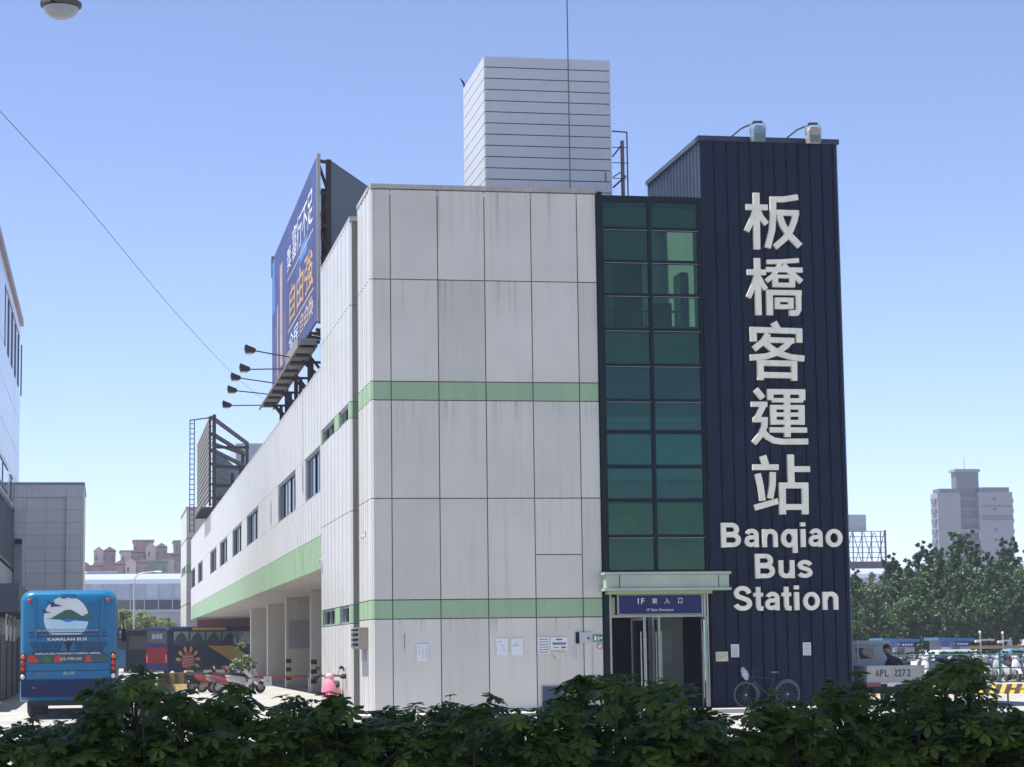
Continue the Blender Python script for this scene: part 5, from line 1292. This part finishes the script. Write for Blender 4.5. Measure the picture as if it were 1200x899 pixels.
# camera poles and beam behind the lot
for (x, z, lb) in ((43.1, 2.1, 'thin camera pole with side arm behind the lot, left of two'), (44.3, 2.05, 'thin camera pole with lamp head behind the lot, right of two')):
    t = thing('camera_pole', (x, 105, 0), lb, 'pole', 'camera poles behind the lot')
    G().tube((x, 105, 0), (x, 105, z), 0.05).build('pole', STEEL, t)
    G().box(x-0.05, x+0.75 if z > 2.08 else x+0.35, 104.95, 105.05, z-0.42, z-0.34).build('arm', STEEL, t)
    G().ell((x, 105, z), (0.07, 0.07, 0.08)).bbox(x-0.3, x-0.02, 104.8, 105, z-0.5, z-0.38, b=0.02).build('camera_head', PAPER, t)
t = thing('height_bar', (46, 112, 0), 'long tan beam on short posts behind the lot before the trees', 'gantry')
B('beam', mat('beam_tan', (0.30, 0.22, 0.10), 0.6), t, 43.8, 60, 112, 112.2, 1.25, 1.42)
for x in (44, 48.5, 53, 57.5): B('post', INKG, t, x, x+0.15, 112, 112.15, 0, 1.25)
B('lower_wall', BLACK, t, 43.9, 60, 112.25, 112.4, 0, 1.1)

# ------------------------------------------------------------------ trees
def rand_sph():
    while True:
        v = Vector((rnd.uniform(-1, 1), rnd.uniform(-1, 1), rnd.uniform(-1, 1)))
        if 0.05 < v.length < 1: return v
def crown_mesh(name, lobes, n, size, mt, seed):
    global rnd
    keep = rnd; rnd = random.Random(seed)
    v = []; fs = []
    wsum = sum(l[1][0]*l[1][1]*l[1][2] for l in lobes)
    for (c, r_) in lobes:
        m_ = int(n*r_[0]*r_[1]*r_[2]/wsum)
        nb_ = max(4, m_//34)
        for _ in range(nb_):     # leaf clumps, mostly near the lobe surface
            d = rand_sph(); d = d.normalized()*(d.length**0.35)
            cc = Vector((c[0]+d.x*r_[0], c[1]+d.y*r_[1], c[2]+d.z*r_[2]))
            cr = rnd.uniform(0.25, 0.55)*min(r_)*0.6
            for _ in range(34):
                e = rand_sph(); p_ = cc+e*cr
                nn = (e.normalized()*0.6+rand_sph()+Vector((0, 0, 0.5))).normalized()
                a = nn.orthogonal().normalized(); b = nn.cross(a)
                th = rnd.uniform(0, 6.28); a, b = math.cos(th)*a+math.sin(th)*b, -math.sin(th)*a+math.cos(th)*b
                s_ = size*rnd.uniform(0.6, 1.3)
                k = len(v)
                v += [p_-a*s_*0.9, p_-b*s_*0.42+a*0.1*s_, p_+a*s_, p_+b*s_*0.42+a*0.1*s_]
                fs.append((k, k+1, k+2, k+3))
    me = bpy.data.meshes.new(name); me.from_pydata([tuple(q) for q in v], [], fs); me.materials.append(mt)
    rnd = keep
    return me
BARK = mat('bark', (0.10, 0.075, 0.055), 0.9, 0, 0.3, 6, bump=0.4)
LFD = leafmat('leaf_dark', (0.016, 0.046, 0.013), (0.082, 0.15, 0.040), 0.27, 0.45)
LFY = leafmat('leaf_yellow', (0.13, 0.17, 0.045), (0.26, 0.29, 0.09), 0.3, 0.8)
def limbs(h, spread, n=6, seed=1):
    q = random.Random(seed); g2 = G()
    g2.tube((0, 0, 0), (0.1, 0, h*0.45), 0.20, 8, 0.14)
    for k in range(n):
        a = 6.28*k/n+q.uniform(-.3, .3)
        p1 = (0.1, 0, h*0.35+q.uniform(0, h*0.12)); p2 = (spread*0.5*math.cos(a), spread*0.5*math.sin(a), h*0.6); p3 = (spread*0.85*math.cos(a), spread*0.85*math.sin(a), h*q.uniform(0.72, 0.92))
        g2.tube(p1, p2, 0.10, 6, 0.06).tube(p2, p3, 0.06, 5, 0.02)
    return g2
variants = []
q = random.Random(3)
for vi in range(4):
    H = 6.6
    lobes = [((0, 0, H*0.62), (1.9, 1.9, 1.9))]
    for k in range(7):
        a = 6.28*k/7+q.uniform(-.4, .4); rr = q.uniform(0.9, 1.7)
        lobes.append(((rr*math.cos(a), rr*math.sin(a), H*q.uniform(0.42, 0.80)), (q.uniform(0.8, 1.3), q.uniform(0.8, 1.3), q.uniform(0.8, 1.2))))
    lobes.append(((q.uniform(-.5, .5), 0, H*0.90), (0.8, 0.8, 1.0)))
    for k in range(3):      # pointed leaders
        a = q.uniform(0, 6.28); rr = q.uniform(0.3, 1.3)
        for (zf, w_) in ((0.88, 0.50), (0.97, 0.34), (1.04, 0.2)): lobes.append(((rr*math.cos(a), rr*math.sin(a), H*zf), (w_, w_, 0.5)))
    lobes.append(((q.uniform(-1, 1), 0, H*0.30), (1.6, 1.6, 0.9)))
    variants.append((crown_mesh('crown', lobes, 7200, 0.17, LFD, 40+vi), None))
tmesh = limbs(6.0, 2.0, 7, 5).build('trunk', BARK, None)
tm = tmesh.data; bpy.data.objects.remove(tmesh)
def tree(name, x, y, s, rz, me, label, group, sz=None):
    t = thing(name, (x, y, 0), label, 'tree', group, rz=rz)
    o = bpy.data.objects.new('crown', me); C.objects.link(o); o.parent = t
    o2 = bpy.data.objects.new('trunk', tm); C.objects.link(o2); o2.parent = t
    t.scale = (s*0.92, s*0.92, (sz or s)*0.96)
    return t
tl = 'dense dark green tree in the belt behind the scooter lot'
for row, (yy, n, hs) in enumerate(((126, 11, 0.88), (134, 12, 1.10), (143, 13, 1.24))):
    for k in range(n):
        x = (43.2 if row == 0 else 44.0 if row == 1 else 47.5)+k*2.55+rnd.uniform(-0.6, 0.6)
        fall = min(1.0, 0.62+0.13*k) if row else min(1.0, 0.66+0.1*k)
        s_ = hs*fall*rnd.uniform(0.9, 1.08)
        tree('broadleaf_tree', x, yy+rnd.uniform(-1.5, 1.5), s_, rnd.uniform(0, 6.28), variants[rnd.randrange(4)][0], 'dark green tree in the %s row of the belt, %s from the left' % (('front', 'middle', 'rear')[row], ORD[k]), 'trees behind the scooter lot')
# pale airy trees behind
q = random.Random(9); lob = []
for k in range(8): lob.append(((q.uniform(-2, 2), q.uniform(-2, 2), q.uniform(2.6, 5.4)), (q.uniform(1.1, 1.7),)*3))
cy = crown_mesh('crown', lob, 12000, 0.18, LFY, 77)
cyd = crown_mesh('crown', lob, 5000, 0.17, leafmat('leaf_olive', (0.07, 0.08, 0.04), (0.13, 0.14, 0.07), 0.25, 0.8), 78)
tree('airy_tree', 60.5, 165, 1.30, 1.0, cyd, 'olive airy tree rising behind the left end of the dark tree belt', 'airy trees')
tree('airy_tree', 57.5, 168, 1.15, 3.0, cyd, 'olive airy tree beside the steel frame end of the belt', 'airy trees')
for (x, y, s_, lb) in ((1.7, 200, 0.98, 'yellow-green tree right beside the blue coach roof'), (4.4, 203, 0.90, 'yellow-green tree behind the lamp post'), (7.2, 206, 0.72, 'low yellow-green tree beside the hall end tower')):
    tree('roadside_tree', x, y, s_, rnd.uniform(0, 6), cy, lb, 'yellow-green trees down the driveway')
# potted tree by the pillars
t = thing('potted_tree', (5.2, 87.9, 0), 'slim tree with pale green leaves standing in front of the first pillar', 'plant')
G().tube((5.2, 87.9, 0), (5.24, 87.9, 1.5), 0.025).tube((5.22, 87.9, 0.8), (5.0, 87.8, 1.3), 0.015).tube((5.24, 87.9, 0.9), (5.5, 88, 1.25), 0.015).build('trunk', BARK, t)
me = crown_mesh('crown', [((0.0, 0, 1.85), (0.2, 0.2, 0.14)), ((0.05, 0, 1.3), (0.38, 0.3, 0.26)), ((-0.15, 0, 1.0), (0.3, 0.3, 0.2)), ((0.35, 0, 1.15), (0.22, 0.2, 0.2))], 900, 0.085, leafmat('leaf_pale', (0.14, 0.20, 0.09), (0.30, 0.38, 0.20), 0.3, 3), 5)
o = bpy.data.objects.new('crown', me); C.objects.link(o); o.parent = t
G().tube((5.2, 87.9, 0.0), (5.2, 87.9, 0.35), 0.16, 12, 0.2).build('pot', mat('pot', (0.25, 0.12, 0.07), 0.8), t)

# ------------------------------------------------------------------ raised glazed station passage in the background
t = thing('glazed_footbridge', (50, 250, 0), 'long raised passage with curved pale translucent roof behind the whole scene', 'bridge')
TRN = mat('translucent_sheet', (0.36, 0.41, 0.50), 0.35, 0, 0.06, 0.3)
TRN2 = mat('translucent_lower', (0.40, 0.46, 0.56), 0.3, 0, 0.25, 0.5)
RIBM = mat('bridge_rib', (0.33, 0.37, 0.44), 0.5)
prof = [(250.0, 7.55), (250.0, 9.3), (250.15, 9.8), (250.6, 10.2), (251.4, 10.45), (252.6, 10.5), (254, 10.5)]
def bay(x0, x1):
    b_ = G()
    for i in range(1, len(prof)-1):
        (ya, za), (yb, zb) = prof[i], prof[i+1]
        b_.add([(x0, ya, za), (x1, ya, za), (x1, yb, zb), (x0, yb, zb), (x0, ya+.05, za-.05), (x1, ya+.05, za-.05), (x1, yb+.05, zb-.05), (x0, yb+.05, zb-.05)], [(0,1,2,3),(7,6,5,4),(0,4,5,1),(2,6,7,3)])
    b_.build('roof_sheet', TRN, t, smooth=True)
    B('side_sheet', TRN2, t, x0+0.05, x1-0.05, 250.02, 250.06, 7.6, 9.28)
    B('lower_glass', OG, t, x0+0.06, x1-0.06, 250.1, 250.15, 6.45, 7.5)
    B('rib', RIBM, t, x1-0.05, x1+0.05, 249.93, 250.1, 6.4, 9.35)
x = -16.0
bays = []
while x < 32: bays.append((x, x+1.55)); x += 1.55
x = 80.0
while x < 106: bays.append((x, x+1.55)); x += 1.55
for a, b in bays: bay(a, b)
B('middle_link', TRN2, t, 33.6, 80, 250.1, 254, 6.4, 10.4)
B('deck_edge', RIBM, t, -20, 110, 249.85, 254, 6.1, 6.4); B('rail', RIBM, t, -20, 110, 249.9, 250.0, 7.5, 7.58)
B('lower_beam', mat('bridge_beam', (0.30, 0.31, 0.34), 0.7, 0, 0.1, 0.3), t, -20, 110, 250.0, 253.5, 4.9, 6.08)
for x in range(-16, 110, 18): B('pier', mat('bridge_beam', (0, 0, 0)), t, x, x+1.2, 250.6, 252.6, 0, 4.9)
t = thing('white_low_roof', (-4, 262, 0), 'thin bright flat roof edge above the glazed passage at left', 'roof')
B('roof', PAPER, t, -6, 1.2, 262, 275, 10.9, 11.2); B('wall', INKG, t, -5.8, 1.0, 262.3, 274, 0, 10.88)

# ------------------------------------------------------------------ far buildings
BR1 = mat('brown_brick_sunlit', (0.52, 0.41, 0.34), 0.85, 0, 0.12, 0.2); BR2 = mat('brown_brick', (0.28, 0.19, 0.165), 0.85, 0, 0.12, 0.2); BRW = mat('far_window', (0.10, 0.10, 0.12), 0.4)  # lighter brick puts sunlight on the left walls into the colour
def far(x0, x1, z1, label, y=500, m1=BR1, m2=BR2, gable=False, wrows=2, dpt=10):
    t = thing('brown_apartment_block', ((x0+x1)/2, y, 0), label, 'building', 'brown blocks on the far skyline')
    xm_ = x0+(x1-x0)*0.45
    B('wall', m1, t, x0, xm_, y, y+dpt, 0, z1); B('wall', m2, t, xm_, x1, y+0.3, y+dpt, 0, z1-0.2)
    if gable:
        for (a, b, mm) in ((x0, xm_, m1), (xm_, x1, m2)):
            G().prism([(a-0.1, z1), (b+0.1, z1), ((a+b)/2, z1+0.9)], y-0.1, y+dpt).build('gable_roof', mm, t)
    else: B('roof_slab', m2, t, x0-0.3, x1+0.3, y-0.3, y+dpt, z1, z1+0.35)
    for r_ in range(wrows):
        n = max(2, int((x1-x0)/1.5))
        for k in range(n):
            xx = x0+0.5+(x1-x0-1.2)*k/max(1, n-1)
            B('window', BRW, t, xx-0.2, xx+0.28, y-0.05, y+0.28, z1-2.2-r_*2.3, z1-1.1-r_*2.3)
    return t
far(-2.9, 1.9, 24.4, 'brown twin gabled block at the left of the far skyline', gable=True, wrows=1)
far(3.0, 8.0, 24.0, 'brown stepped block with tall windows in the middle of the skyline', y=498)
far(5.9, 10.2, 26.6, 'tallest brown block with flat overhanging roof slab', y=503, m1=BR2)
far(8.6, 13.2, 25.0, 'brown twin gabled block right of the tallest one', y=496, gable=True, wrows=1)
far(12.9, 16.2, 23.6, 'low pink-brown block beside the hall end tower', y=504)
far(15.0, 18.5, 26.6, 'brown block with flat roof slab partly behind the hall end tower', y=506, m1=BR2)
far(-5.5, -1.0, 20.6, 'low brick red block beside the grey panelled block', y=490, m1=mat('red_far', (0.24, 0.11, 0.10), 0.8), gable=True, wrows=1)
far(-1.0, 4.4, 20.9, 'low brick red gabled row in front of the twin block', y=488, m1=mat('red_far', (0, 0, 0)), gable=True, wrows=1)
far(4.0, 9.0, 21.2, 'low brown gabled row under the stepped block', y=486, gable=True, wrows=1)
far(9.0, 13.0, 21.3, 'low green-grey house under the right twin block', y=487, m1=mat('greenish_far', (0.12, 0.16, 0.14), 0.8), m2=mat('greenish_far2', (0.16, 0.2, 0.18), 0.8), wrows=1)
far(12.2, 17.5, 22.0, 'pale cream low block beside the hall end tower', y=492, m1=mat('cream_far', (0.5, 0.45, 0.36), 0.8), wrows=1)
# tower block at right
TB = mat('tower_pale', (0.24, 0.245, 0.265), 0.7, 0, 0.06, 0.1); TB2 = mat('tower_shade', (0.11, 0.125, 0.155), 0.7, 0, 0.08, 0.2)
t = thing('apartment_tower', (184, 450, 0), 'pale grey residential tower with central core rising over the trees', 'building')
B('wing', TB, t, 176.2, 181.4, 450, 454, 0, 33.6); B('wing', TB, t, 185.7, 193.4, 450, 454, 0, 33.8)
B('parapet', TB2, t, 176.6, 181.2, 449.8, 453.5, 33.62, 34.5); B('parapet', TB2, t, 186.0, 192.6, 449.8, 453.5, 33.82, 34.8)
B('core', TB2, t, 181.42, 185.68, 451.4, 454, 0, 36); B('lift_tower', TB2, t, 180.9, 186.0, 450.6, 453.5, 34.55, 38.2); B('lift_cap', TB, t, 180.5, 186.3, 450.2, 453.8, 38.22, 38.8)
for k in range(11):
    z = 32.6-k*2.35
    bl = B('balcony', TB if k in (3, 5, 8) else TB2, t, 181.45, 185.65, 450.7, 451.38, z-0.55, z+0.25)
    B('window', BRW, t, 181.6, 182.1, 451.3, 451.39, z-1.7, z-0.7); B('window', BRW, t, 184.9, 185.5, 451.3, 451.39, z-1.7, z-0.7)
for k in range(11):
    z = 32.3-k*2.2
    B('window', BRW, t, 188.9, 189.6, 449.93, 450.0, z-0.35, z+0.25)
    B('side_balcony', TB2, t, 175.8, 176.18, 450.5, 453, z-0.8, z+0.1); B('side_balcony', TB2, t, 193.42, 193.8, 450.5, 453, z-0.8, z+0.1)
for z in (30.6, 28.4, 27.8): B('string_course', TB2, t, 186.2, 193.45, 449.85, 449.99, z, z+0.22)
for x in (188.1, 190.6): B('window', BRW, t, x, x+0.6, 449.93, 450.0, 28.0+0.25, 28.4-0.02)
G().tube((183.4, 452, 38.8), (183.4, 452, 41.5), 0.08).build('roof_mast', INKG, t)
# steel billboard frame at right of the navy tower
t = thing('steel_frame_board', (92, 260, 0), 'open steel billboard scaffold with pale box above, behind the navy tower', 'billboard')
B('back_board', mat('pale_board', (0.44, 0.47, 0.49), 0.6), t, 86, 93.1, 262, 262.3, 15.4, 17.55)
FRM = mat('far_steel', (0.16, 0.16, 0.17), 0.6, 0.2)
for x in (86.5, 88, 89.5, 90.6, 91.8, 93.0, 94.2):
    G().beam((x, 260, 10.5), (x, 260, 15.4), 0.12).build('upright', FRM, t)
for k in range(8):
    z = 10.8+k*0.65; G().beam((86, 260, z), (94.8, 260, z), 0.08).build('cross_bar', FRM, t)
for k in range(6):
    x = 86.5+k*1.4; G().beam((x, 260.1, 10.8), (x+1.2, 260.1, 15.2), 0.08).beam((x+1.2, 260.2, 10.8), (x, 260.2, 15.2), 0.08).build('cross_brace', FRM, t)
G().beam((94.8, 260, 10.5), (94.8, 260, 15.5), 0.2).build('upright', mat('far_maroon', (0.20, 0.05, 0.08), 0.6), t)
B('base_deck', mat('far_brown', (0.17, 0.12, 0.11), 0.7), t, 86, 95.5, 259, 262, 10.51, 11.6)
B('support', INKG, t, 86, 95, 262.5, 266, 0, 10.5)

# ------------------------------------------------------------------ street furniture
def lamp_post(x, y, h, label, reach=1.4):
    t = thing('street_lamp', (x, y, 0), label, 'street lamp', 'street lamps down the driveway')
    pm = mat('pole_grey', (0.42, 0.44, 0.44), 0.5, 0.2)
    G().tube((x, y, 0), (x, y, h-0.9), 0.10, 8, 0.07).path([(x, y, h-0.9), (x+0.06, y, h-0.5), (x+0.3, y, h-0.15), (x+reach*0.5, y, h-0.02), (x+reach, y, h+0.06)], 0.05, 6).build('pole', pm, t)
    G().ell((x+reach+0.25, y, h+0.05), (0.35, 0.15, 0.09)).build('lamp_head', PAPER, t, smooth=True)
lamp_post(2.35, 195, 8.6, 'tall pale lamp post with curved arm behind the blue coach', 1.8)
lamp_post(-3.2+0.0, 235, 10.0, 'pale lamp post at the right edge of the grey block', 0.6)
pl = G().tube((11.0, 330-40, 0), (11.0, 290, 10.5), 0.10).build('thin_pole', mat('pole_grey', (0, 0, 0)))
tag(pl, 'thin dark pole in front of the glazed passage beside the end tower', 'pole')
# near street lamp whose lower half hangs into the top left corner
t = thing('near_street_lamp', (-5.0, 16.2, 0), 'round bottomed lamp head hanging at the top left corner of the view', 'street lamp')
LX, LZ = -0.365, 6.33
g2 = G(); prl = [(0.02, 0.30), (0.16, 0.27), (0.22, 0.17), (0.235, 0.08), (0.30, 0.055), (0.30, 0.03), (0.23, 0.02)]
g2.loft([[(LX+0.5*r_*1.0*math.cos(R(a)), 16+0.5*r_*math.sin(R(a)), LZ+z) for a in range(0, 360, 18)] for (r_, z) in prl]).build('housing', mat('lamp_housing', (0.10, 0.09, 0.075), 0.6, 0, 0.4, 20), t, smooth=True)
g2 = G(); g2.loft([[(LX+0.5*r_*math.cos(R(a)), 16+0.5*r_*math.sin(R(a)), LZ+z) for a in range(0, 360, 18)] for (r_, z) in ((0.255, 0.018), (0.25, 0.0), (0.20, -0.035), (0.12, -0.055), (0.01, -0.06))])
g2.build('diffuser', mat('diffuser', (0.34, 0.38, 0.42), 0.3, 0, 0.1, 10), t, smooth=True)
G().path([(LX, 16, LZ+0.28), (LX-0.8, 16, LZ+0.6), (LX-2.5, 16.1, LZ+0.7), (-5.0, 16.2, LZ+0.3), (-5.0, 16.2, 0)], 0.06, 8).build('arm', mat('lamp_housing', (0, 0, 0)), t, smooth=True)
G().bbox(LX-0.07, LX-0.03, 15.86, 15.9, LZ+0.02, LZ+0.09, b=0.004).build('latch', BLACK, t)

# overhead cable
wp = [(-2.17, 30.0, 9.77), (-1.73, 35.0, 10.21), (-0.49, 45.0, 10.75), (1.6, 58.0, 10.69), (4.09, 74.0, 10.97), (5.89, 85.0, 11.34)]
def catmull(P, n=8):
    P = [Vector(p) for p in P]; Q = [P[0]*2-P[1]]+P+[P[-1]*2-P[-2]]; out = []
    for i in range(1, len(Q)-2):
        for k in range(n):
            s_ = k/n; out.append(0.5*((2*Q[i])+(Q[i+1]-Q[i-1])*s_+(2*Q[i-1]-5*Q[i]+4*Q[i+1]-Q[i+2])*s_*s_+(3*Q[i]-Q[i-1]-3*Q[i+1]+Q[i+2])*s_**3))
    return out+[P[-1]]
a = G().path(catmull([(-6, 20, 9.0), (-3.6, 25, 9.3)]+wp), 0.006, 5).build('overhead_cable', BLACK)
tag(a, 'thin dark cable crossing the sky from upper left to the hoarding catwalk', 'cable')

# unseen roof on posts, added to shade the hedge; it stands above and beside the view
t = thing('hedge_shade_roof', (0, 8.5, 0), 'unseen flat roof on posts, added to shade the hedge', 'canopy')
RFM = mat('hedge_shade_roof', (0.30, 0.30, 0.29), 0.7)
B('roof', RFM, t, -9.0, 9.5, 6.7, 11.6, 6.35, 6.55)
for x in (-8.6, 9.0):
    for y in (6.9, 11.4): G().tube((x, y, 0.05), (x, y, 6.35), 0.11, 10).build('post', RFM, t)
for y in (6.9, 9.1, 11.4): B('beam', RFM, t, -9.0, 9.5, y-0.08, y+0.08, 6.12, 6.345)

# ------------------------------------------------------------------ hedge of umbrella shrubs
LFH = leafmat('leaf_hedge', (0.016, 0.042, 0.008), (0.125, 0.205, 0.030), 0.45, 4, rough=0.42)
q = random.Random(21)
def leaf_compound(seed):
    """one palmate leaf: leaflets spread round the tip of its stalk, drooping outwards"""
    r_ = random.Random(seed); v = []; fs = []
    n = r_.choice((7, 8, 9))
    for k in range(n):
        a = 6.283*k/n+r_.uniform(-0.12, 0.12); L_ = r_.uniform(0.062, 0.088); wd = L_*r_.uniform(0.36, 0.44); dr = r_.uniform(0.0, 0.75)
        ca, sa = math.cos(a), math.sin(a)
        b = len(v)
        for (t_, ww_, zz_) in ((0.10, 0.05, 0.004), (0.42, 0.8, -0.02), (0.75, 1.0, -0.22), (1.0, 0.14, -0.42)):
            rr = L_*t_*(1-0.15*dr*t_); z = L_*zz_*dr*1.3
            h = wd*ww_/2
            v += [(rr*ca-h*sa, rr*sa+h*ca, z-0.15*h), (rr*ca, rr*sa, z+0.12*h), (rr*ca+h*sa, rr*sa-h*ca, z-0.15*h)]
        for i in range(3):
            for j in (0, 1): fs.append((b+i*3+j, b+i*3+j+1, b+(i+1)*3+j+1, b+(i+1)*3+j))
    return v, fs
LV = [leaf_compound(100+k) for k in range(7)]
LM = []
for v, fs in LV:
    me = bpy.data.meshes.new('leaf'); me.from_pydata(v, [], fs); me.materials.append(LFH); LM.append(me)
LFH2 = leafmat('leaf_hedge_young', (0.06, 0.12, 0.015), (0.20, 0.30, 0.05), 0.5, 5, rough=0.4)
LM2 = []
for me in LM:
    m2 = me.copy(); m2.materials.clear(); m2.materials.append(LFH2); LM2.append(m2)
TOP = [(-1.4, 1.41)]+[(-0.62, 1.422), (-0.42, 1.442), (-0.3, 1.399), (-0.12, 1.375), (-0.06, 1.443), (-0.01, 1.58), (0.09, 1.62), (0.19, 1.556), (0.22, 1.486), (0.26, 1.527), (0.35, 1.477), (0.42, 1.455), (0.48, 1.482), (0.54, 1.512), (0.61, 1.445), (0.68, 1.51), (0.76, 1.498), (0.82, 1.434), (0.89, 1.475), (1.0, 1.459), (1.07, 1.381), (1.14, 1.435), (1.25, 1.419), (1.32, 1.397), (1.39, 1.466), (1.48, 1.415), (1.65, 1.462), (1.72, 1.368), (1.83, 1.409), (1.93, 1.5), (2.02, 1.571), (2.1, 1.587), (2.18, 1.511), (2.31, 1.487), (2.41, 1.521), (2.54, 1.44), (2.61, 1.323), (2.74, 1.32), (2.8, 1.457), (2.94, 1.44), (3.02, 1.344), (3.09, 1.518), (3.21, 1.524), (3.3, 1.383), (3.38, 1.433), (3.54, 1.548), (3.7, 1.587), (3.78, 1.493), (3.85, 1.388), (3.97, 1.356), (4.21, 1.351)]+[(5.6, 1.38)]
def top(x):
    for (a, za), (b, zb) in zip(TOP[:-1], TOP[1:]):
        if a <= x <= b: return za+(zb-za)*(x-a)/(b-a)
    return 1.4
def place(M_, v): return [tuple(M_ @ Vector(p)) for p in v]
hx = -1.3; si = 0
SHL = 'palm-leaved umbrella shrub in the dark front hedge, %s from the left'
while hx < 5.3:
    wdt = 0.44
    cx_ = hx+wdt/2
    t = thing('umbrella_shrub', (cx_, 9.2, 0.05), SHL % ORD[si], 'shrub', 'umbrella shrubs in the front hedge')
    g2 = G(); gf = G(); parts = 0
    tips = []
    for k in range(135):
        d = q.random(); y = 8.55+1.5*q.random()
        x = cx_+q.uniform(-0.27, 0.27)
        tz = 1.65+(top(x*9.2/y)-1.65)*y/9.2
        u = q.random()
        z = tz-0.13-0.56*u**0.85 if k > 9 else tz-0.075-q.uniform(0, 0.05)
        tips.append((x, y, z))
    for k in range(34): tips.append((cx_+q.uniform(-0.25, 0.25), 8.5+0.3*q.random(), q.uniform(1.02, 1.30)))
    for k in range(10): tips.append((cx_+q.uniform(-0.25, 0.25), 8.5+1.5*q.random(), q.uniform(0.3, 0.95)))
    for ti, (x, y, z) in enumerate(tips):
        bx, by = cx_+q.uniform(-.1, .1), 9.2+q.uniform(-.2, .2)
        mid = (x*0.7+bx*0.3, y*0.7+by*0.3, z*0.55)
        if ti % 3 == 0: g2.tube((bx, by, 0.05), mid, 0.007, 5, 0.006)
        g2.tube(mid, (x, y, z), 0.008, 4, 0.005)
        n = q.randint(6, 8) if ti < 135 else 5
        for j in range(n):
            a = 6.283*j/n+q.uniform(-.3, .3); el = q.uniform(-0.15, 0.9) if j else 1.4
            ln = q.uniform(0.05, 0.10)
            d = Vector((math.cos(a)*math.cos(el), math.sin(a)*math.cos(el), math.sin(el)))
            p = Vector((x, y, z))+d*ln
            g2.tube((x, y, z), tuple(p), 0.0025, 3, 0.002, caps=False)
            nrm = (d*0.55+Vector((q.uniform(-.45, .45), q.uniform(-.45, .45), 0.7))).normalized()
            M_ = Matrix.Translation(p) @ nrm.to_track_quat('Z', 'Y').to_matrix().to_4x4() @ Matrix.Rotation(q.uniform(0, 6.28), 4, 'Z') @ Matrix.Scale(q.choice((0.45, 0.6, 0.7, 0.8, 0.9))*q.uniform(0.9, 1.1), 4)
            vi = q.randrange(7)
            if ti < 6 and parts < 20 and -0.6 < cx_ < 4.3 or (ti < 2 and parts < 12):
                o = bpy.data.objects.new('leaf', (LM2 if q.random() < 0.35 else LM)[vi]); C.objects.link(o); o.parent = t
                o.matrix_local = Matrix.Translation(-t.location) @ M_; parts += 1
            else: gf.add(place(M_, LV[vi][0]), LV[vi][1])
    g2.build('stem', mat('shrub_stem', (0.022, 0.024, 0.012), 0.8), t, fix=False)
    o = gf.build('foliage', LFH, t, fix=False); o['kind'] = 'stuff'
    hx += wdt; si += 1

# ------------------------------------------------------------------ air
g = G().box(-1600, 1600, -70, 2600, -1.0, 46)
hz = g.build('haze', mat('haze_dummy', (1, 1, 1)))
H_ = bpy.data.materials.new('haze'); H_.use_nodes = True
H_.node_tree.nodes.remove(H_.node_tree.nodes['Principled BSDF'])
pv = H_.node_tree.nodes.new('ShaderNodeVolumePrincipled'); pv.inputs['Color'].default_value = (0.74, 0.81, 1.0, 1); pv.inputs['Density'].default_value = 0.00045
pv.inputs['Anisotropy'].default_value = 0.2
H_.node_tree.links.new(pv.outputs[0], H_.node_tree.nodes['Material Output'].inputs['Volume'])
hz.data.materials.clear(); hz.data.materials.append(H_); hz['kind'] = 'stuff'
